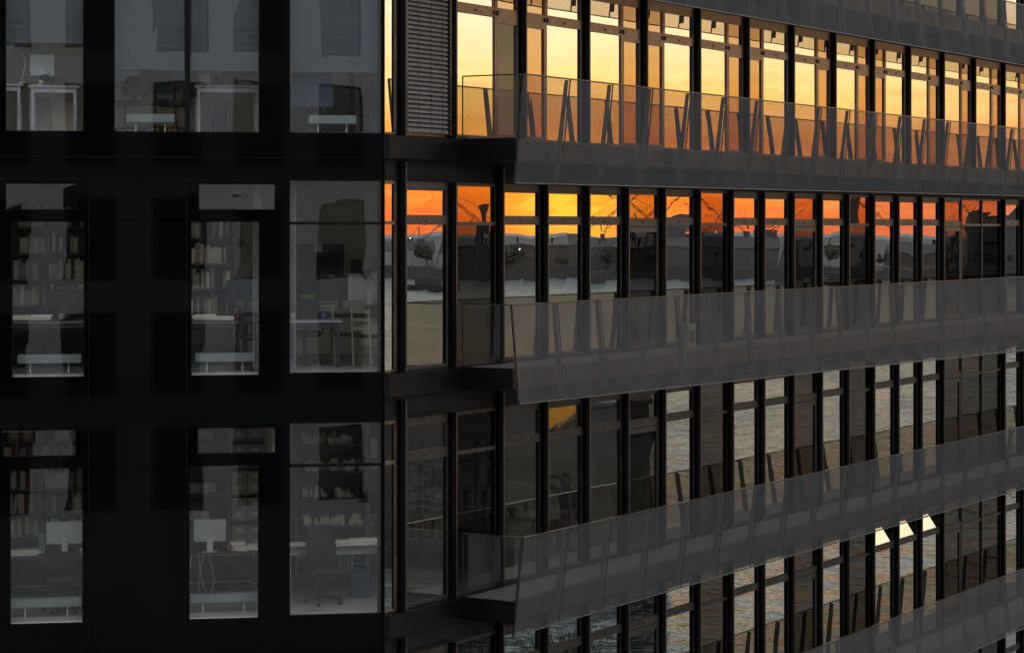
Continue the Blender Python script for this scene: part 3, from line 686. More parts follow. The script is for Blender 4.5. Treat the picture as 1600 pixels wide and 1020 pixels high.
def flat(px0, px1, py0, py1, w_, f, name, label, cat, mat, th=.03, frame=None):
    """board or picture on the wall at depth w_"""
    t0, za = onL(px0, py0, w_); t1, zb = onL(px1, py1, w_)
    c = Vector(TL(t0, -w_, zb)); q = MB()
    if frame:
        o = thing(name, label, cat, c, RZL)
        q.box(0, t1-t0, -th, 0, 0, za-zb).build('mount', frame, o); MB().box(.02, t1-t0-.02, -th-.003, -th-.0005, .02, za-zb-.02).build('picture', mat, o)
        return o
    q.box(0, t1-t0, -th, 0, 0, za-zb); o = q.build(name, mat); o.location = c; o.rotation_euler = (0,0,RZL); return tag(o, label, cat)
def small(name, label, cat, px, w_, f, dz, mb, mat, rot=0, smooth=False, bevel=0, group=None):
    o = mb.build(name, mat, smooth=smooth, bevel=bevel); o.location = Lloc(px, w_, f, dz=dz); o.rotation_euler = (0,0,RZL+rot); return tag(o, label, cat, group)
def desk_lamp(px, w_, f, dz, label, mat='steel_dark', fl=1):
    o = thing('desk_lamp', label, 'lamp', Lloc(px, w_, f, dz=dz), RZL)
    MB().lathe([(.08,0),(.08,.02),(.02,.03)]).build('foot', mat, o)
    q = MB(); q.tube((0,0,.03),(fl*.06,0,.34),.008); q.tube((fl*.06,0,.34),(-fl*.12,0,.55),.008); q.build('arm', mat, o)
    q = MB(); q.tube((-fl*.10,0,.56),(-fl*.20,0,.50),.02,.07,n=12); q.build('lamp_shade', mat, o)
    return o
def papers(px, w_, f, dz, label, n_=3, W=.3, mat='paper'):
    q = MB(); z_ = 0
    for i in range(n_):
        h = rnd.uniform(.008,.03); a = rnd.uniform(-.03,.03); q.box(-W/2+a, W/2+a, -.11+a, .11+a, z_, z_+h); z_ += h+.0005
    return small('paper_stack', label, 'papers', px, w_, f, dz, q, mat)

# ---- storey 1 (upper left)
desk(-20, 36, 1.0, 1, 'pale grey desk at the far left edge, in the top row of windows', h=.70)
desk(44, 124, 1.0, 1, 'pale grey desk with a light front in the top left window', h=.68)
flat(46, 80, 155, 207, 1.85, 1, 'desk_screen', 'pale panel under the desk in the top left window', 'panel', 'cabinet')
o = flat(82, 120, 160, 207, 1.9, 1, 'drawer_cabinet', 'tan cabinet under the desk in the top left window', 'cabinet', 'cabinet_tan', th=.3)
monitor(66, 0, 1.35, 1, 'pale computer monitor on the desk in the top left window', W=.34, H=.30, deskh=.695)
desk_lamp(34, 1.3, 1, .715, 'thin jointed desk lamp in the top left window', 'steel')
small('desk_fan', 'small round black fan beside the monitor in the top left window', 'fan', 70, 1.1, 1, .694, MB().lathe([(.05,0),(.05,.01),(.012,.02),(.012,.05),(.075,.07),(.08,.11),(.05,.14)]), 'black_plastic', smooth=True)
o = small('telephone', 'dark desk telephone at the right end of the desk in the top left window', 'telephone', 90, 1.25, 1, .694, MB().hexa([(-.12,-.1,0),(.16,-.1,0),(.16,.1,0),(-.12,.1,0),(-.12,-.1,.10),(.02,-.1,.09),(.02,.1,.12),(-.12,.1,.12)]), 'black_plastic')
flat(20, 60, 66, 88, 4.95, 1, 'wall_picture', 'pale framed picture high on the wall in the top left window', 'picture', 'book_grey', frame='book_white')
flat(76, 130, 64, 87, 4.95, 1, 'wall_board', 'yellowish board on the wall in the top left window', 'board', 'yellow_card')
office_chair(242, 1.1, 1, 'low black office chair seen from behind, over the pale bench', rot=pi, arms=True, back_h=.86)
office_chair(275, 1.5, 1, 'tall grey high back office chair turned sideways in the top row of windows', rot=-pi/2+.2, high=True, mat='chair_grey')
office_chair(196, 1.6, 1, 'dark office chair at the left jamb, below a pale box', rot=pi+.6, back_h=.84)
desk(170, 232, 2.3, 1, 'desk behind the three chairs in the second top window', h=.8, top='desk_wood')
small('storage_box', 'pale storage box on the desk left of the black chair', 'box', 196, 2.5, 1, .815, MB().box(-.2,.2,-.12,.14,0,.26), 'cabinet', bevel=.01)
small('desktop_tower', 'dark upright box on the pale storage box', 'computer', 196, 2.55, 1, 1.077, MB().box(-.05,.07,-.1,.1,0,.26), 'steel_dark', bevel=.004)
flat(225, 290, 108, 128, 4.95, 1, 'wall_cabinet', 'grey cupboard on the far wall above the tall chair', 'cupboard', 'cabinet', th=.25)
q = MB(); q.box(-.02,.0,-.02,.02,0,2.4); q.box(.05,.07,-.02,.02,0,2.4); small('floor_pole', 'pair of thin pale poles behind the black chair', 'pole', 237, 3.2, 1, 0, q, 'white_paint')
small('wall_socket_box', 'tiny black box beside the thin poles', 'box', 229, 4.7, 1, 1.10, MB().box(-.07,.05,-.1,.1,-.05,.06), 'black_plastic')
convector(197, 273, 1, 'pale green low bench under the black office chair in the top row')
desk(304, 410, .9, 1, 'long pale desk right of the mullion in the top row of windows', h=.70, top='desk_top')
flat(324, 350, 160, 207, 3.4, 1, 'drawer_cabinet', 'pale cabinet front under the long desk', 'cabinet', 'cabinet', th=.4)
flat(352, 376, 160, 207, 3.2, 1, 'drawer_cabinet', 'dull tan cabinet front under the long desk', 'cabinet', 'cabinet_tan', th=.4)
small('water_bottle', 'blue water bottle on the floor under the long desk', 'bottle', 336, 1.2, 1, 0, MB().lathe([(.045,0),(.048,.02),(.048,.2),(.02,.26),(.018,.30)]), 'dark_blue', smooth=True)
q = MB(); q.lathe([(.05,0),(.06,.1),(.055,.11)])
po = thing('pen_pot', 'dark pot full of pens on the long pale desk', 'pen pot', Lloc(343, 1.1, 1, dz=.712), RZL)
q.build('pot', 'black_plastic', po)
for i in range(5): MB().tube((rnd.uniform(-.02,.02),0,.05),(rnd.uniform(-.08,.08),rnd.uniform(-.03,.03),rnd.uniform(.17,.23)),.005).build('pen','black_plastic',po)
monitor(366, 0, 1.3, 1, 'dark translucent looking monitor on the long pale desk', W=.34, H=.20, mat='steel_dark', deskh=.715)
monitor(398, 0, 1.2, 1, 'dark monitor beside the right jamb on the long pale desk', W=.36, H=.24, mat='steel_dark', deskh=.715)
small('card_box', 'grey card box at the left end of the long pale desk', 'box', 320, 1.1, 1, .714, MB().box(-.06,.07,-.1,.1,0,.15), 'book_grey')
flat(452, 602, 140, 206, 2.9, 1, 'drawer_cabinet', 'long dark sideboard in the top window beside the corner', 'sideboard', 'shelf_dark', th=.45)
o = office_chair(484, .9, 1, 'office chair with a dark jacket over it in the top window beside the corner', rot=pi, high=True, back_h=1.15)
q = MB(); 
prev = None
for i in range(8):
    u_ = i/7; z_ = .38+.80*u_; hw = .30-.02*u_-.13*u_**4; prev2 = [(-hw,-.345-.02*sin(u_*9),z_),(hw,-.345+.02*sin(u_*7),z_),(hw,-.40+.01*sin(u_*7),z_),(-hw,-.41,z_)]
    if prev: q.hexa(prev+prev2)
    prev = prev2
small('jacket', 'dark jacket hung over the office chair in the top window beside the corner', 'jacket', 484, .9, 1, 0, q, 'dark_blue')
desk(500, 565, 1.5, 1, 'dark topped desk behind the jacket, in the top window beside the corner', h=.74, top='shelf_dark', leg='steel_dark')
flat(505, 552, 118, 140, 4.95, 1, 'wall_board', 'cream paper board behind the desk, in the top window beside the corner', 'board', 'paper')
flat(565, 580, 124, 160, 4.9, 1, 'wall_paper', 'hanging cream sheet right of the dark mullion in the top window beside the corner', 'sheet', 'paper', th=.004)
small('waste_bin', 'dark blue bin in the corner, top row of windows', 'bin', 588, .9, 1, 0, MB().hexa([(-.1,-.1,0),(.1,-.1,0),(.1,.1,0),(-.1,.1,0),(-.12,-.12,.3),(.12,-.12,.3),(.12,.12,.3),(-.12,.12,.3)]), 'dark_blue')
small('post_column', 'slim black column in the top window beside the corner', 'column', 549, 1.4, 1, 0, MB().box(-.03,.03,-.03,.03,0,2.5), 'fin_black')
convector(483, 557, 1, 'pale green low bench under the jacket in the top window beside the corner')

# ---- storey 2 (middle left)
so1, W = shelf_unit(-6, 150, 2.2, 2, 'dark bookcase behind the left window of the middle row', [.12,.50,.88,1.26,1.64,2.02], H=2.35, mat='shelf_dark', cols=2)
books(so1.location, .05, W-.05, [.88,1.26,1.64,2.02], .05, 'the middle left bookcase', fill=.95, pal=['book_white','book_grey','book_cream','book_dark','book_grey'])
desk(-10, 150, 1.0, 2, 'long dark table with papers in the left window of the middle row', h=.70, top='shelf_grey', leg='steel_dark')
for px, lb in ((30, 'loose papers at the left end of the table, middle row'), (62, 'papers in the middle of the table, left window of the middle row')): papers(px, 1.2, 2, .714, lb, 3)
monitor(103, 0, 1.3, 2, 'dark monitor on the table in the left window of the middle row', W=.52, H=.28, mat='black_plastic', deskh=.714)
convector(27, 127, 2, 'pale green low bench in the left window of the middle row')
so2, W = shelf_unit(290, 366, 2.6, 2, 'dark bookcase at the left of the second window, middle row', [.30,.72,1.10,1.48,1.86], H=2.3, mat='shelf_dark')
books(so2.location, .05, W-.05, [.72,1.10,1.48,1.86], .05, 'the dark second bookcase', fill=.9, pal=['book_white','book_grey','book_cream','book_dark','book_grey'])
desk(280, 392, 1.1, 2, 'dark table with papers in the second window of the middle row', h=.68, top='shelf_grey', leg='steel_dark')
for px, lb in ((318, 'papers at the left end of the table, second window, middle row'), (348, 'open papers in the middle of the table, second window, middle row')): papers(px, 1.3, 2, .694, lb, 4)
monitor(386, 0, 2.2, 2, 'wide dark monitor at the right of the second window, middle row', W=.62, H=.30, mat='dark_blue', deskh=.80)
flat(366, 378, 352, 375, 4.9, 2, 'wall_picture', 'orange brown picture high on the wall in the second window', 'picture', 'yellow_card', frame='shelf_dark')
desk_lamp(392, 2.5, 2, 1.25, 'small dark lamp with a bell shade above the monitor, middle row', 'black_plastic')
desk(366, 420, 2.2, 2, 'raised desk carrying the wide monitor, middle row', h=.79, top='desk_wood', leg='steel_dark')
flat(372, 420, 452, 456, 2.75, 2, 'wall_shelf', 'narrow pale shelf under the bell lamp, middle row', 'shelf', 'wall_beige', th=.3)
office_chair(402, .75, 2, 'dark office chair half hidden by the right jamb, second window, middle row', rot=pi/2, back_h=1.0)
convector(305, 398, 2, 'pale green low bench in the second window of the middle row')
flat(462, 537, 381, 472, 4.6, 2, 'wall_board', 'large dark pin board on the wall of the middle corner office', 'board', 'dark_blue')
for (a, b_, c, d, lb) in ((548,564,406,427,'dark portrait picture, leftmost of the four on the office wall'),(571,585,418,427,'small low dark picture, second of the four on the office wall'),(585,600,405,421,'dark picture nearest the corner post'),(580,593,429,438,'smallest dark picture, lowest of the four on the office wall')):
    flat(a, b_, c, d, 4.9, 2, 'wall_picture', lb, 'picture', 'book_dark', frame='shelf_dark')
desk(446, 535, 1.2, 2, 'long pale table in the middle corner office', h=.68, top='desk_top', leg='steel_dark')
desk(455, 610, 2.6, 2, 'rear desk with monitors in the middle corner office', h=.76, d=.8, top='desk_wood', leg='steel_dark')
monitor(532, 0, 2.9, 2, 'wide black monitor in the middle corner office', W=.62, H=.36, mat='black_plastic', deskh=.773, rot=pi)
monitor(577, 0, 2.75, 2, 'large silver computer seen from the back in the middle corner office', W=.64, H=.40, mat='alu', deskh=.773)
desk_lamp(588, 2.65, 2, .773, 'thin black jointed lamp in front of the silver computer', 'black_plastic')
small('book_stack', 'short stack of dark books under the thin black lamp', 'books', 583, 2.62, 2, .773, MB().box(-.12,.12,-.04,.12,0,.04).box(-.11,.12,-.03,.12,.041,.08), 'book_dark').location.y -= .12
q = MB(); q.hexa([(-.13,-.05,0),(.13,-.05,0),(.13,.05,0),(-.13,.05,0),(-.10,-.02,.24),(.10,-.02,.24),(.10,.02,.24),(-.10,.02,.24)])
gb = thing('carrier_bag', 'green carrier bag standing on the desk in the middle corner office', 'bag', Lloc(480, 2.75, 2, dz=.773), RZL)
q.build('bag', 'green_bag', gb); q = MB(); q.tube((-.05,0,.23),(-.02,0,.32),.005); q.tube((-.02,0,.32),(.03,0,.32),.005); q.tube((.03,0,.32),(.06,0,.23),.005); q.build('handle','green_bag',gb)
o = thing('letter_tray', 'stack of pale letter trays beside the green bag', 'tray', Lloc(508, 2.8, 2, dz=.773), RZL)
for i in range(3): MB().box(-.17,.17,-.11,.11,.06*i,.06*i+.012).box(-.17,-.165,-.11,.11,.06*i+.013,.06*i+.055).box(.165,.17,-.11,.11,.06*i+.013,.06*i+.055).build('tray','paper' if i==1 else 'cabinet',o)
office_chair(476, 1.9, 2, 'dark office chair at the left of the pale table', rot=pi)
side_chair(543, 1.9, 2, 'chair with pale wooden uprights in the middle corner office', rot=pi/2)
flat(565, 589, 506, 538, 2.4, 2, 'drawer_cabinet', 'pale drawer cabinet below the thin black lamp', 'cabinet', 'cabinet', th=.05)
side_chair(582, 1.3, 2, 'low dark chair by the corner post, middle row', rot=2.2)
# ---- storey 3 (lower left)
so3, W = shelf_unit(-25, 150, 2.4, 3, 'tall bookcase filling the left window of the lower row', [.10,.50,.86,1.20,1.56,1.92,2.26], H=2.55, mat='shelf_grey', cols=2)
books(so3.location, .04, W-.04, [.86,1.20,1.56,1.92,2.26], .04, 'the lower left bookcase', fill=.93, hmin=.23, hmax=.31, pal=['book_white','book_grey','book_cream','book_grey','book_dark','book_white','book_red'] )
trestle_table(-15, 150, 1.2, 3, 'trestle table with crossed legs in the lower left window')
monitor(101, 0, 1.35, 3, 'large silver computer seen from behind in the lower left window', W=.52, H=.32, deskh=.744)
small('binder', 'pale upright binder left of the silver computer', 'binder', 65, 1.5, 3, .744, MB().box(-.04,.05,-.12,.14,0,.31), 'pale_green', bevel=.004)
for px, lb, n_ in ((28, 'messy paper pile at the far left of the trestle table', 4), (45, 'low dark heap of papers on the trestle table', 3)): papers(px, 1.4, 3, .744, lb, n_)
office_chair(98, .85, 3, 'dark office chair with ribbed back in the lower left window', rot=0.1, arms=False, back_h=.80)
flat(46, 88, 890, 935, 6.3, 3, 'leaning_board', 'cream board leaning on the wall in the lower left window', 'board', 'paper')
small('waste_bin', 'grey bin on the floor in the lower left window', 'bin', 98, 1.9, 3, 0, MB().hexa([(-.15,-.12,0),(.15,-.12,0),(.15,.12,0),(-.15,.12,0),(-.17,-.14,.34),(.17,-.14,.34),(.17,.14,.34),(-.17,.14,.34)]), 'chair_grey')
convector(17, 127, 3, 'pale green low bench in the lower left window')
so4, W = shelf_unit(285, 430, 2.6, 3, 'grey shelving with archive boxes in the second lower window', [.12,.62,1.02,1.42,1.82,2.22], H=2.5, mat='shelf_grey', cols=2)
bx = None; bi = 0
rows_ = {2: 1.02, 3: 1.42, 4: 1.82, 5: 2.22}
xc = onL(345, 300, 2.6)[0]-onL(285, 300, 2.6)[0]
for lv, z_ in ((2, .62), (3, 1.02), (4, 1.42), (5, 1.82), (6, 2.22)):
    for st in range(2):
        for c_ in range(3):
            if lv == 2 and c_ == 2: continue
            if lv == 6 and st == 1: continue
            x = W/2+.04+c_*.245; loc = tuple(Vector(so4.location)+UL*x-NL*.03+Vector((0,0,z_+.001+st*.165)))
            lb = f"grey archive box, {['left','middle','right'][c_]} in the {['lower','upper'][st]} row of the {ORD[lv-2]} box shelf"
            if bx is None:
                bx = thing('archive_box', lb, 'box', loc, RZL, 'archive boxes on the grey shelving')
                MB().box(0,.235,0,.28,0,.16).build('carton', 'box_card', bx, bevel=.003)
                MB().box(.075,.155,-.002,-.0005,.055,.11).build('paper_label', 'paper', bx)
            else: copy_thing(bx, loc, RZL, lb, 'archive boxes on the grey shelving')
for i, (px, z_) in enumerate(((300, 1.03), (312, 1.03), (322, 1.43), (305, 1.83), (318, 2.23), (303, 1.43))):
    small('file_box', ['grey file box on the left shelving bay, lowest left', 'white file box on the left shelving bay, lowest right', 'flat file box on the left bay, second level right', 'long flat box on the left bay, third level', 'top flat box on the left bay of the grey shelving', 'flat file box on the left bay, second level left'][i], 'box', px, 2.68, 3, z_, MB().box(-.12+.02*(i%2),.14,-.02,.2,0,.10+.05*((i*7)%3)/2), ['box_card','book_white','cabinet','book_grey','box_card','cabinet'][i])
trestle_table(285, 425, 1.2, 3, 'dark trestle table in the second lower window', h=.72)
monitor(328, 0, 1.35, 3, 'pale monitor seen from behind in the second lower window', W=.46, H=.32, deskh=.734)
for i, (px, dzz) in enumerate(((370, 0), (398, 0))): papers(px, 1.5, 3, .734, ['paper heap right of the pale monitor', 'paper heap beside the right jamb, second lower window'][i], 6, W=.22)
small('card_box', 'small white box in front of the archive shelves', 'box', 378, 1.35, 3, .734, MB().box(-.08,.08,-.05,.05,0,.07), 'book_white')
small('cable_box', 'long dark cable box hung below the trestle table', 'cable box', 345, 1.7, 3, .50, MB().box(-.5,.45,-.1,.25,0,.18), 'shelf_dark')
convector(296, 403, 3, 'pale green low bench in the second lower window')
so5, W = shelf_unit(463, 573, 3.6, 3, 'wide shelving crowded with paper models in the lower corner office', [.20,.78,1.20,1.62,2.04], H=2.62, mat='shelf_grey', d=.5)
for li, z_ in enumerate((.78, 1.20, 1.62, 2.04)):
    x = .10; kk = 0
    while x < W-.25:
        wdt = rnd.uniform(.16,.42); q = MB()
        for j in range(rnd.randint(7, 14)):
            cx = rnd.uniform(0, wdt); cy_ = rnd.uniform(0,.25); hh = rnd.uniform(.03,.19); ww = rnd.uniform(.03,.12); a = rnd.uniform(-.03,.03)
            q.hexa([(cx,cy_,0),(cx+ww,cy_+a,0),(cx+ww,cy_+.1,0),(cx,cy_+.1,0),(cx+a,cy_,hh),(cx+ww-a,cy_,hh*rnd.uniform(.4,1)),(cx+ww,cy_+.1,hh),(cx,cy_+.1,hh*.7)])
        o = q.build('paper_model', 'paper'); o.location = Vector(so5.location)+UL*x-NL*.05+Vector((0,0,z_+.001)); o.rotation_euler = (0,0,RZL)
        pos = ['leftmost', 'second from the left', 'third from the left', 'fourth from the left', 'fifth from the left', 'sixth from the left', 'seventh from the left'][min(kk,6)]
        tag(o, f'white paper model, {pos} on the {ORD[li]} crowded shelf', 'model', 'paper models on the wide shelving'); kk += 1
        x += wdt+.05
so6, W = shelf_unit(577, 625, 3.6, 3, 'narrow shelving next to the paper models, by the corner post', [.5,.95,1.4,1.8,2.2], H=2.62, mat='shelf_grey', d=.4)
small('file_box', 'cream box on the narrow shelving by the corner post', 'box', 588, 3.7, 3, 1.81, MB().box(-.15,.15,0,.2,0,.3), 'book_cream')
small('printer', 'black printer on the narrow shelving by the corner post', 'printer', 590, 3.7, 3, 1.0, MB().box(-.18,.18,0,.25,0,.2).box(-.12,.12,-.06,0,.04,.07), 'black_plastic')
desk(446, 606, 1.5, 3, 'long pale edged desk strewn with papers in the lower corner office', h=.72, top='shelf_grey', leg='steel')
for i, px in enumerate((460, 486, 514, 540, 562, 576)):
    papers(px, 1.7, 3, .734, ['papers at the left end of the long desk', 'white papers second along the long desk', 'papers in front of the chair back, long desk', 'paper pile right of the chair, long desk', 'thick white paper pile on the long desk', 'crumpled papers at the right end of the long desk'][i], [4,2,2,4,5,7][i], W=.26)
office_chair(508, 1.0, 3, 'black office chair with star base in the lower corner office', rot=.2, arms=False, back_h=1.08)
for i in range(4):
    small('ring_binder', 'pale ring binder standing under the long desk', 'binder', 532+i*6, 2.2, 3, .28, MB().box(-.02,.02,0,.25,0,.30), 'book_grey' if i % 2 else 'book_grey', group='ring binders under the long desk')
small('low_shelf', 'low board carrying the ring binders under the long desk', 'shelf', 540, 2.15, 3, 0, MB().box(-.45,.35,0,.35,.24,.275).box(-.44,-.41,0,.35,0,.239).box(.30,.33,0,.35,0,.239), 'shelf_grey')
small('waste_bin', 'dark bin under the right end of the long desk', 'bin', 562, 1.6, 3, 0, MB().hexa([(-.13,-.12,0),(.13,-.12,0),(.13,.12,0),(-.13,.12,0),(-.15,-.14,.36),(.15,-.14,.36),(.15,.14,.36),(-.15,.14,.36)]), 'dark_blue')

o = thing('cupboard', 'dark cupboard added to darken the narrow pane beside the balcony end, top row', 'cupboard', TR(A0+MS+1.10, -.95, FL[1]+.0125), RZR)  # dark box added to block the bright room behind this pane
MB().box(0,.95,0,.5,0,2.3).build('body','black_plastic',o); MB().box(.02,.47,-.02,-.001,.05,2.25).build('door','steel_dark',o); MB().box(.48,.93,-.02,-.001,.05,2.25).build('door','steel_dark',o)
for px, w_, f_, dz, nm, lb, mt in ((96, 1.1, 2, .713, 'mug', 'small pale mug on the table, left window of the middle row', 'cabinet'), (372, 1.2, 2, .693, 'mug', 'small red mug on the table, second window of the middle row', 'book_red'),
        (458, 1.35, 2, .693, 'mug', 'pale mug at the left end of the long pale table', 'cabinet'), (505, 1.4, 2, .693, 'mug', 'blue mug in the middle of the long pale table', 'book_blue'),
        (358, 1.35, 3, .734, 'mug', 'red mug beside the pale monitor, lower row', 'book_red'), (128, 1.3, 3, .744, 'mug', 'pale mug at the right end of the trestle table, lower left window', 'cabinet'), (496, 1.6, 3, .734, 'mug', 'dark mug on the paper strewn desk, lower corner office', 'book_blue')):
    o = thing(nm, lb, 'mug', Lloc(px, w_, f_, dz=dz), RZL+rnd.uniform(-1,1)); MB().lathe([(.034,0),(.036,.09),(.030,.09),(.029,.02)]).build('cup', mt, o, smooth=True); MB().tube((.035,0,.02),(.06,0,.04),.005).tube((.06,0,.04),(.035,0,.075),.005).build('handle', mt, o)
q = MB()
for k_ in range(5):
    a = Vector((-.15+.08*k_, .1, .72)); b_ = a+Vector((rnd.uniform(-.1,.1), .05, -.4)); c_ = b_+Vector((rnd.uniform(-.1,.1), .05, -.3)); q.tube(a, b_, .006, n=5); q.tube(b_, c_, .006, n=5)
o = q.build('cable_bundle', 'cabinet'); o.location = Lloc(308, 1.05, 3); o.rotation_euler = (0,0,RZL); tag(o, 'pale cables hanging from the trestle table below the pale monitor', 'cables')
for px, pw, pz, lb in ((512, 4.9, 470, 'white note sheet pinned to the lower left of the large pin board'), (492, 4.55, 420, 'pale sheet pinned high on the large pin board')):
    flat(px, px+11, pz-40, pz-26, pw-.33, 2, 'note_sheet', lb, 'sheet', 'paper', th=.003)
# ---- behind the right facade, storey 3: bookcase, desk and a seated person
def Rloc(px, w_, f, dz=0): return TR(onR(px, 300, w_)[0], -w_, FL[f]+.0125+dz)
o = thing('bookcase', 'pale gridded bookcase behind the first right hand window, lower row', 'bookcase', TL(-.2+.9, -4.6, FL[3]+.0125), RZL)
for x in (0, .45, .9, 1.35, 1.8): MB().box(x-.02, x+.02, 0, .3, 0, 2.0).build('upright', 'cabinet', o)
for z_ in (.02,.42,.82,1.22,1.62,2.0): 
    for x in (0,.45,.9,1.35): MB().box(x+.021, x+.429, .002, .298, z_-.02, z_+.01).build('shelf_board', 'cabinet', o)
bl0 = o.location.copy()
books(bl0, .03, 1.75, [.43,.83,1.23,1.63], .05, 'the gridded bookcase', fill=.55, hmin=.25, hmax=.34, pal=['book_dark','book_grey','book_dark'])
# desk for the person, long axis along the right facade
dk = thing('desk', 'dark desk in front of the seated person, lower row', 'desk', Rloc(812, .55, 3), RZR)
MB().box(-.9,.55,0,.75,.70,.735).build('tabletop', 'shelf_grey', dk, bevel=.004); MB().box(-.88,.53,.70,.72,.1,.69).build('modesty_panel', 'shelf_dark', dk)
for x in (-.86,.47):
    for y in (.03,.66): MB().box(x, x+.04, y, y+.035, 0, .699).build('leg', 'steel_dark', dk)
o = MB().box(-.1,.1,-.08,.08,0,.03).box(-.09,.1,-.07,.08,.031,.06).build('book_stack', 'paper'); o.location = Rloc(832, .9, 3, .737); o.rotation_euler = (0,0,RZR); tag(o, 'small pale stack of papers on the seated person\'s desk', 'papers')
o = MB().lathe([(.05,0),(.05,.09),(.09,.11),(.10,.14),(.05,.18)]).build('desk_fan', 'black_plastic', smooth=True); o.location = Rloc(800, 1.0, 3, .737); tag(o, 'round dark object at the left of the seated person\'s desk', 'lamp')
o = MB().lathe([(.05,0),(.06,.14),(.055,.17)]).build('mug', 'cabinet_tan', smooth=True); o.location = Rloc(824, 1.05, 3, .737); tag(o, 'tan cup on the seated person\'s desk', 'cup')
PS = thing('office_chair', 'dark office chair carrying the seated person', 'chair', Rloc(887, .62, 3), RZR+pi/2)
q = MB()
for i in range(5): a = 2*pi*i/5; q.tube((0,0,.12),(.27*cos(a),.27*sin(a),.05),.022,.014)
q.tube((0,0,.09),(0,0,.42),.025); q.build('star_base','black_plastic',PS)
MB().box(-.24,.24,-.23,.23,.40,.46).build('seat','chair_fabric',PS,bevel=.02); MB().box(-.2,.2,-.26,-.235,.55,.92).build('backrest','chair_fabric',PS,bevel=.01)
# person: local frame x right, y forward, z up; sits on the chair, one hand behind the head
def skin_mesh(name, pts, edges, rad, mat, parent, sub=2):
    me = bpy.data.meshes.new(name); me.from_pydata(pts, edges, []); o = bpy.data.objects.new(name, me); COL.objects.link(o)
    o.parent = parent; sk = o.modifiers.new('skin', 'SKIN'); sk.use_smooth_shade = True
    for v_, r_ in zip(me.skin_vertices[0].data, rad): v_.radius = (r_, r_) if not isinstance(r_, tuple) else r_
    me.skin_vertices[0].data[0].use_root = True
    sb = o.modifiers.new('sub', 'SUBSURF'); sb.levels = sub; sb.render_levels = sub
    me.materials.append(M[mat]); return o
pr = thing('person', 'person in dark top seated behind the glass, one arm raised behind the head', 'person', Rloc(887, .62, 3), RZR+pi/2)
pp = [(0,0,.56),(0,.00,.72),(0,.02,.90),(0,.03,1.03),(0,.05,1.12),(0,.07,1.20),(0,.09,1.29),                     # 0..6 pelvis, waist, chest, shoulders, neck, head base, head top
      (.17,.02,1.04),(.37,.05,1.18),(.30,.02,1.31),(.13,.0,1.27),                                                 # 7..10 raised arm, elbow out, forearm back to the head
      (-.17,.02,1.02),(-.23,.10,.78),(-.16,.32,.75),(-.12,.42,.755),                                              # 11..14 other arm on the desk
      (.09,.04,.54),(.11,.44,.56),(.11,.46,.10),(.11,.60,.04),(-.09,.04,.54),(-.11,.44,.56),(-.11,.46,.10),(-.11,.60,.04)]
ee = [(0,1),(1,2),(2,3),(3,4),(4,5),(5,6),(3,7),(7,8),(8,9),(9,10),(3,11),(11,12),(12,13),(13,14),(0,15),(15,16),(16,17),(17,18),(0,19),(19,20),(20,21),(21,22)]
rr_ = [(.15,.12),(.135,.105),(.155,.11),(.12,.09),.055,(.075,.085),(.085,.09),.062,.048,.034,.03,.062,.048,.034,.028,.085,.065,.045,.04,.085,.065,.045,.04]
skin_mesh('body', pp, ee, rr_, 'shirt', pr)
skin_mesh('head', [(0,.075,1.14),(0,.10,1.20),(0,.105,1.27),(0,.10,1.32)], [(0,1),(1,2),(2,3)], [(.05,.055),(.072,.085),(.078,.098),(.06,.075)], 'skin', pr)
skin_mesh('nose', [(0,.19,1.235),(0,.215,1.215)], [(0,1)], [.012,.012], 'skin', pr, 1)
for s_ in (-1, 1): skin_mesh('ear', [(s_*.076,.095,1.21),(s_*.08,.09,1.245)], [(0,1)], [.012,.015], 'skin', pr, 1)
for s_ in (-1, 1): MB().lathe([(.003,1.238),(.009,1.244),(.003,1.25)], s_*.03, .192, n=6).build('eye', 'hair', pr)
MB().box(-.022,.022,.184,.192,1.178,1.184).build('mouth', 'book_red', pr)
skin_mesh('hair', [(0,.04,1.20),(0,.05,1.28),(0,.085,1.345),(0,.13,1.345)], [(0,1),(1,2),(2,3)], [(.075,.05),(.09,.07),(.085,.05),(.06,.03)], 'hair', pr)
skin_mesh('hand', [(.13,.0,1.26),(.07,-.01,1.255),(.03,-.02,1.27),(.0,-.015,1.285),(.03,-.025,1.25),(.0,-.02,1.255),(.03,-.02,1.235),(.005,-.015,1.225),(.04,-.02,1.215),(.02,-.015,1.20),(.09,.0,1.235),(.08,.01,1.205)],
          [(0,1),(1,2),(2,3),(1,4),(4,5),(1,6),(6,7),(1,8),(8,9),(1,10),(10,11)], [.022,.03,.009,.008,.009,.008,.009,.008,.008,.007,.010,.009], 'skin', pr, 1)
skin_mesh('hand', [(-.12,.42,.757),(-.11,.49,.752),(-.14,.54,.748),(-.14,.57,.745),(-.12,.55,.748),(-.12,.585,.745),(-.10,.55,.748),(-.10,.58,.745),(-.08,.53,.748),(-.08,.56,.745),(-.075,.46,.752),(-.05,.49,.748)],
          [(0,1),(1,2),(2,3),(1,4),(4,5),(1,6),(6,7),(1,8),(8,9),(1,10),(10,11)], [.024,.03,.009,.008,.009,.008,.009,.008,.008,.007,.010,.009], 'skin', pr, 1)

o = thing('equipment_box', 'small grey equipment box on the middle balcony deck, behind the glass parapet', 'box', TR(S0+6.6, .45, FL[2]-.019), RZR)
MB().box(-.16,.16,-.12,.12,0,.42).build('body', 'shelf_grey', o, bevel=.01); MB().box(-.10,.10,-.128,-.1205,.1,.3).build('panel', 'steel_dark', o)
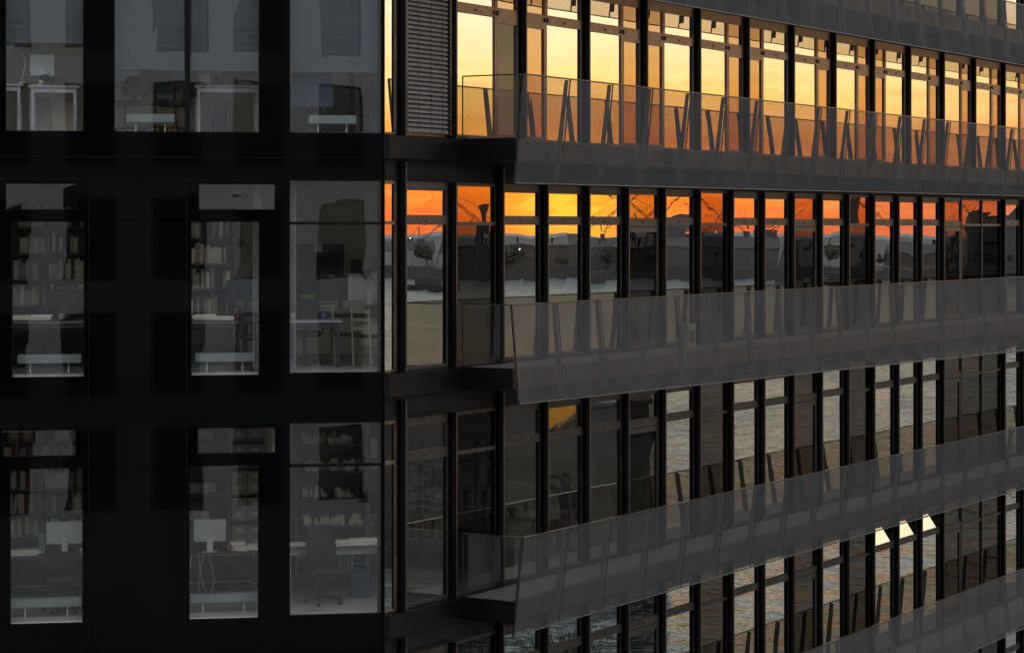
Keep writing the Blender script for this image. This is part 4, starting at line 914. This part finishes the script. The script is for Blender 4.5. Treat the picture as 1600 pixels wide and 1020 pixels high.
# ================================================================== WHAT THE GLASS REFLECTS
# --- building across the lane, behind the camera
OP = thing('apartment_block', 'pale panel clad block mirrored in the left hand windows', 'building', (5, -1.2, 2.8)); OP['org'] = (5, -1.2, 2.8)
X0, X1 = -26, 15; sills = [4.97-3.23*i for i in range(0, 5)]; YF = -1.2
mb = MB(); xs = [X0+2.4*i for i in range(18)]
zlow = 2.8
for s_ in sorted(sills):
    mb.box(X0, X1, YF-.3, YF, zlow, s_+CZ)
    for x in xs: mb.box(x, min(x+1.0, X1), YF-.3, YF, s_+CZ, s_+2.34+CZ)
    zlow = s_+2.34+CZ
mb.box(X0, X1, YF-.3, YF, zlow, zlow+.9); mb.build('facade', 'pale_cladding', OP)
MB().box(X0+.1, X1-.1, YF-12, YF-1.2, 2.8, zlow+.5).build('core', 'shelf_dark', OP)
mb = MB(); mb.box(X0, X1, YF-12.3, YF-.31, zlow+.3, zlow+.6); mb.build('roof', 'roof_dark', OP)
for s_ in sills:
    for i, x in enumerate(xs[:-1]):
        if x < -9: continue
        q = MB(); frame_rect(q, 0, 0, 0, 0) if False else None
        q.box(x+1.0, x+2.4, YF-.18, YF-.12, s_+CZ, s_+CZ+.06); q.box(x+1.0, x+2.4, YF-.18, YF-.12, s_+CZ+2.28, s_+CZ+2.34)
        q.box(x+1.0, x+1.05, YF-.18, YF-.12, s_+CZ+.06, s_+CZ+2.28); q.box(x+2.35, x+2.4, YF-.18, YF-.12, s_+CZ+.06, s_+CZ+2.28)
        for z_ in (.25, .45, .65): q.box(x+1.0, x+2.4, YF-.03, YF-.01, s_+CZ+z_, s_+CZ+z_+.03)
        wo_ = q.build('window', 'dark_frame', OP)
        MB().box(x+1.04, x+2.36, YF-.16, YF-.15, s_+CZ+.05, s_+CZ+2.29).build('pane', 'glass_far', wo_)

# --- mirrored directions: points on the far side of the river given by where they show in the glass
CM = CO*1.0; dist = -(Vector((0,0,0))-CO).dot(NR)
CM = Vector((0,0,0))+NR*(2*dist)                # the camera mirrored in the right facade
def far(px, L_):
    d = Vector(((px-800)/FP, 1, 0)); r = d-NR*(2*d.dot(NR)); p = CM+r*L_; return Vector((p.x, p.y, 0))
def zfar(py, L_): return CZ+(355.6-py)/FP*L_
D0 = (far(1100, 1)-CM).normalized(); D0.z = 0; R0 = Vector((-D0.y, D0.x, 0))     # R0 points to larger px
TF = lambda a, b, c: tuple(far(1100, 676)+R0*a+D0*b+Vector((0,0,c)))
MB(TF).hexa([(-700,0,-1),(700,0,-1),(700,900,-1),(-700,900,-1),(-700,0,3.0),(700,0,3.0),(700,900,10),(-700,900,10)]).build('far_bank', 'bank_dark', kind='structure')
MB(TF).box(-700,700,-1.2,-.2,-1,3.4).build('far_quay_wall', 'bank_dark', kind='structure')
bank_mats = ['shed_grey','shed_pale','shed_brick','shed_grey','shed_brick']
RF = atan2(R0.y, R0.x)
desc = ['long grey riverside shed', 'pale riverside warehouse', 'brick riverside warehouse', 'grey stepped riverside block', 'low brick riverside hall']
o = thing('pale_band', 'long pale gallery on posts, added as a bright streak above the far quay sheds', 'band', TF(0, 75, 3.5), RF)  # pale deck added to give a bright band along the far bank
MB().box(-120,120,0,5,8.2,9.3).build('deck','white_paint',o)
for i in range(25): MB().box(-119+i*9.9,-118.4+i*9.9,1,2,0,8.19).build('post','crane_steel',o)
x = -150; i = 0
where_ = ['at the far left', 'second from the left', 'third from the left', 'fourth from the left', 'fifth from the left', 'left of the middle', 'near the middle', 'right of the middle', 'ninth along', 'tenth along', 'eleventh along', 'twelfth along', 'thirteenth along', 'fourteenth along', 'fifteenth along', 'last on the right']
while x < 150 and i < 16:
    W = rnd.uniform(14, 34); H = rnd.uniform(5, 9.2); d_ = rnd.uniform(12, 50)
    if x > 60: H = rnd.uniform(12, 17)
    mt = bank_mats[i % 5]
    o = thing('warehouse', f'{desc[i%5]} across the water, {where_[i]}', 'warehouse', TF(x+W/2, d_, 3.0), RF)
    MB().box(-W/2, W/2, 0, 14, 0, H-2).build('wall', mt, o)
    if i % 2: MB().add([(-W/2-.3,-.3,H-1.99),(W/2+.3,-.3,H-1.99),(W/2+.3,14.3,H-1.99),(-W/2-.3,14.3,H-1.99),(-W/2-.3,7,H+1),(W/2+.3,7,H+1)],[(0,1,2,3),(0,4,5,1),(2,5,4,3),(1,5,2),(0,3,4)]).build('roof','roof_dark',o)
    else: MB().box(-W/2-.2,W/2+.2,-.2,14.2,H-1.99,H-1.4).build('roof','roof_dark',o)
    q = MB(); k_ = int(W/4)
    for a in range(k_):
        for b_ in range(int((H-3)/3)): q.box(-W/2+1.2+a*(W-1.5)/k_, -W/2+2.9+a*(W-1.5)/k_, -.12, -.02, 1.4+b_*3, 2.9+b_*3)
    q.build('window_band', 'glass_far', o)
    x += W+rnd.uniform(-2, 8); i += 1
# trees on the far bank
def crown(mb, cx, cy_, cz, R, n_, leaf):
    for _ in range(n_):
        th = rnd.uniform(0, 2*pi); ph = math.acos(rnd.uniform(-1,1)); r_ = R*rnd.uniform(.35,1)**.6
        c = Vector((cx+r_*sin(ph)*cos(th)*(1+.2*sin(3*th)), cy_+r_*sin(ph)*sin(th), cz+r_*.8*cos(ph)))
        a = Vector([rnd.uniform(-1,1) for _ in range(3)]).normalized(); b_ = a.orthogonal().normalized(); c2 = a.cross(b_)
        s_ = leaf*rnd.uniform(.6,1.3); mb.add([tuple(c+b_*s_), tuple(c+c2*s_), tuple(c-b_*s_), tuple(c-c2*s_)], [(0,1,2,3)])
tpl = []
for k_ in range(3):
    o = thing('riverside_tree', 'dark rounded tree on the far bank, template', 'tree', (0,0,0), 0, 'trees on the far bank')
    q = MB(); q.tube((0,0,0),(0,0,3),.25,.15); q.tube((0,0,2.5),(.9,0,5),.12,.06); q.tube((0,0,2.5),(-.8,.3,5),.12,.06); q.build('trunk','bark',o)
    q = MB(); crown(q, 0, 0, 5.5, 2.8+k_*.4, 900, .3); crown(q, 1.4, .5, 4.6, 1.9, 380, .3); crown(q, -1.6, .2, 4.2, 1.6, 260, .3); q.build('crown','leaf_dark',o)
    tpl.append(o)
pos = [-140,-122,-104,-88,-80,-58,-44,-30,-12,4,20,38,52,66,80,92,104,118,132]
for i, a in enumerate(pos):
    t_ = tpl[i % 3]; loc = TF(a+rnd.uniform(-3,3), rnd.uniform(4, 11), 3.0); sc = rnd.uniform(.5,.85)
    lb = f"rounded tree on the far bank, {['first','second','third','fourth','fifth','sixth','seventh','eighth','ninth','tenth','eleventh','twelfth','thirteenth','fourteenth','fifteenth','sixteenth','seventeenth','eighteenth','last'][i]} from the left"
    if i < 3: t_.location = loc; t_.scale = (sc,)*3; t_['label'] = lb
    else: copy_thing(t_, loc, rnd.uniform(0,6), lb, scale=(sc*rnd.uniform(.9,1.2), sc, sc))
# harbour cranes
def crane(px, L_, top_py, label, jib=1, kind=0):
    p = far(px, L_); base = 3.2+ (L_-676)*.007; H = zfar(top_py, L_)-base
    o = thing('harbour_crane', label, 'crane', (p.x, p.y, base), RF)
    q = MB()
    for s_ in (-1, 1):
        for t_ in (-1, 1): q.tube((s_*2.2, t_*2, 0), (s_*1.1, t_*1, H*.38), .22)
    q.box(-1.6,1.6,-1.6,1.6,H*.38,H*.38+.6)
    q.build('portal', 'crane_steel', o)
    MB().box(-.9,1.0,-.8,.8,H*.38+.61,H*.38+2.3).build('cab', 'crane_steel', o)
    q = MB(); A = Vector((jib*.8, 0, H*.38+2.2)); Bp = Vector((jib*(H*.55+2), 0, H*(1.0 if kind == 0 else .62)))
    n_ = 9; wd = .75
    for j in range(n_):
        a = A.lerp(Bp, j/n_); b_ = A.lerp(Bp, (j+1)/n_); up = Vector((-jib*.5,0,.85))*wd*(1-.6*j/n_); up2 = Vector((-jib*.5,0,.85))*wd*(1-.6*(j+1)/n_)
        q.tube(a, b_, .12, n=4); q.tube(a+up, b_+up2, .12, n=4); q.tube(a, b_+up2, .06, n=4); q.tube(a+up, b_, .06, n=4)
    q.build('jib', 'crane_steel', o)
    q = MB(); ap = Vector((-jib*.6, 0, H*.38+6)); q.tube((-jib*.4,0,H*.38+3), ap, .25, .15, n=5); q.tube(ap, Bp, .07, n=4); q.tube(ap, (-jib*3.2,0,H*.38+2.6), .07, n=4); q.tube(Bp, Bp-Vector((0,0,H*.4)), .05, n=4)
    q.build('mast_and_ropes', 'crane_steel', o)
    MB().box(-jib*3.6-.6,-jib*3.6+.6,-.7,.7,H*.38+1.5,H*.38+2.6).build('counterweight','crane_steel',o)
for args in ((760, 640, 270, 'tall lattice crane with a long jib at the left of the skyline', -1), (676, 700, 335, 'small crane at the far left of the skyline', 1),
             (930, 700, 300, 'crane left of the golden glow', 1), (990, 690, 296, 'crane with raised jib, left one of the close pair', 1), (1018, 700, 288, 'crane with raised jib, right one of the close pair', -1),
             (1100, 720, 322, 'small crane right of the domed hall', 1), (1162, 700, 310, 'crane standing alone beyond the domed hall', -1), (1212, 700, 300, 'slender crane in the middle of the skyline', 1),
             (1400, 720, 312, 'crane behind the big dark sheds', -1), (1490, 700, 300, 'crane at the right of the skyline, jib to the right', 1), (1545, 690, 306, 'last crane at the right of the skyline', -1)):
    crane(*args)
lm_, n, l = newmat('lamp_glow'); o = n.new('ShaderNodeOutputMaterial'); e_ = n.new('ShaderNodeEmission'); e_.inputs[0].default_value = (1,.93,.8,1); e_.inputs[1].default_value = 3; l.new(e_.outputs[0], o.inputs[0])
for px, zz, lb in ((660, 8.5, 'tall lit quay lamp at the far left of the far bank'), (1122, 9.5, 'single lit quay lamp right of the domed hall'), (1254, 7.5, 'lit quay lamp at the right of the far bank'), (812, 4.8, 'small lit quay lamp left of the golden glow')):
    p = far(px, 672); o = thing('quay_lamp', lb, 'lamp', (p.x, p.y, 3.2), RF, 'lit lamps along the far quay')
    MB().tube((0,0,0),(0,0,zz),.07,.05).build('post','crane_steel',o); MB().lathe([(.05,zz),(.16,zz+.1),(.18,zz+.25),(.1,zz+.5)]).build('lamp','lamp_glow',o)
# tower block, domed hall and chimney on the skyline
p = far(751, 660); o = thing('water_tower', 'dark slab tower with a jutting head beside the lattice crane', 'tower', (p.x,p.y,3.1), RF)
MB().box(-.9,.9,-1,1,0,zfar(320,660)-3.1).build('shaft','crane_steel',o); q = MB(); z_ = zfar(320,660)-3.1; q.hexa([(-1.0,-1.1,z_+.01),(1.0,-1.1,z_+.01),(1.0,1.1,z_+.01),(-1.0,1.1,z_+.01),(-1.9,-1.1,z_+1.4),(1.3,-1.1,z_+2.2),(1.3,1.1,z_+2.2),(-1.9,1.1,z_+1.4)]); q.build('head','crane_steel',o)
p = far(1062, 760); o = thing('domed_hall', 'wide hall with a shallow curved roof on the skyline', 'hall', (p.x,p.y,3.6), RF)
R_ = 7; q = MB(); zt = zfar(330, 760)-3.6; arc = [(-R_+2*R_*i/14, zt-1.2*3*(((-1+2*i/14)**2))) for i in range(15)]
q.add([(a,0,z_) for a, z_ in arc]+[(a,20,z_) for a, z_ in arc]+[(-R_,0,0),(R_,0,0),(-R_,20,0),(R_,20,0)], [(i,i+1,16+i,15+i) for i in range(14)]+[tuple(list(range(15))+[31,30]), tuple(list(range(15,30))+[33,32]), (0,15,32,30),(14,29,33,31),(30,31,33,32)])
q.build('hall_body','shed_grey',o); MB().box(-5,5,-.1,-.02,1,4).build('door','glass_far',o)
p = far(1332, 640); o = thing('chimney', 'thick dark chimney tapering upwards, mirrored over the shed roofs', 'chimney', (p.x,p.y,3)); MB().lathe([(1.5,0),(1.3,12),(1.0,26),(1.15,26.5),(1.15,27)]).build('shaft','crane_steel',o)
MB().box(-.5,.5,1.35,1.5,2,24).build('ladder','crane_steel',o)
# boats on the water
def boat(px, L_, label, Ln=11, cab=True):
    p = far(px, L_); o = thing('motor_boat', label, 'boat', (p.x,p.y,-.3), RF)
    q = MB(); P0 = [(-Ln/2,-1.6),(Ln*.3,-1.7),(Ln/2,0),(Ln*.3,1.7),(-Ln/2,1.6)]
    q.add([(x*.94,y*.8,0) for x,y in P0]+[(x,y,1.7+(.5 if i==2 else 0)) for i,(x,y) in enumerate(P0)], [tuple(range(5)), tuple(range(9,4,-1))]+[(i,(i+1)%5,5+(i+1)%5,5+i) for i in range(5)])
    q.build('hull','hull_black',o); MB().box(-2,1.5,-1.1,1.1,1.72,3.4).build('wheelhouse','cabin_dark',o,bevel=.1); MB().tube((-.5,0,3.4),(-.5,0,6.5),.08).build('mast','crane_steel',o)
    MB().box(-1.8,1.3,-1.13,-1.105,2.3,3.0).build('cabin_window','glass_far',o)
boat(682, 560, 'dark tug with a mast on the water, far left of the reflection'); boat(1300, 600, 'small dark boat near the far bank', 9)
# moored houseboat close by, dark, mirrored low in the corner windows
pc = far(760, 104); qd = (far(760,104)-CM).normalized(); RH = atan2(qd.x*-1, qd.y)+0
HB = thing('houseboat', 'large dark houseboat moored close to the quay, mirrored in the lower windows', 'houseboat', (pc.x,pc.y,-.4), atan2(-qd.x, qd.y))
MB().box(-7.9,7.4,0,5,0,2.0).build('hull','hull_black',HB,bevel=.15); MB().box(-7.2,6.8,.5,4.6,2.01,7.5).build('cabin','cabin_dark',HB); MB().box(-7.4,7.0,.3,4.8,7.51,7.7).build('roof','roof_dark',HB)
for i in range(6): MB().box(-6.6+i*2.2,-5.2+i*2.2,.44,.495,3.2,5.2).build('window','glass_far',HB)
for i in range(9): MB().tube((-7+i*1.7,.1,2.01),(-7+i*1.7,.1,3.0),.03).build('stanchion','steel_dark',HB)
MB().tube((-7.4,.1,3.0),(7,.1,3.0),.03).build('railing','steel_dark',HB)
# bare trees along the quay
def bare_tree(p, H, label, seed):
    r2 = random.Random(seed); o = thing('bare_tree', label, 'tree', p, 0, None); q = MB(); q2 = MB()
    def grow(a, d, ln, r_, dep, mb_):
        b_ = a+d*ln; mb_.tube(a, b_, r_, r_*.68, n=5 if dep < 3 else 3)
        if dep == 6: return
        for _ in range(3 if dep < 4 else 2):
            nd = (d+Vector((r2.uniform(-.65,.65), r2.uniform(-.65,.65), r2.uniform(-.15,.45)))).normalized()
            grow(b_, nd, ln*r2.uniform(.62,.82), r_*.62, dep+1, q2)
    grow(Vector((0,0,0)), Vector((r2.uniform(-.05,.05),0,1)), H*.26, H*.018, 0, q)
    q.build('trunk','bark',o); q2.build('crown','bark',o)
for i, (px, L_, H, lb) in enumerate(((835, 50, 4.6, 'bare quayside tree mirrored at the bottom, below the balcony'), (725, 49, 4.4, 'bare quayside tree mirrored at the bottom near the corner'), (905, 50.5, 4.2, 'thin bare quayside tree mirrored at the bottom, right of the others'))):
    p = far(px, L_); bare_tree((p.x, p.y, 2.8), H, lb, 11+i)
for o in bpy.data.objects:
    if 'org' in o: del o['org']
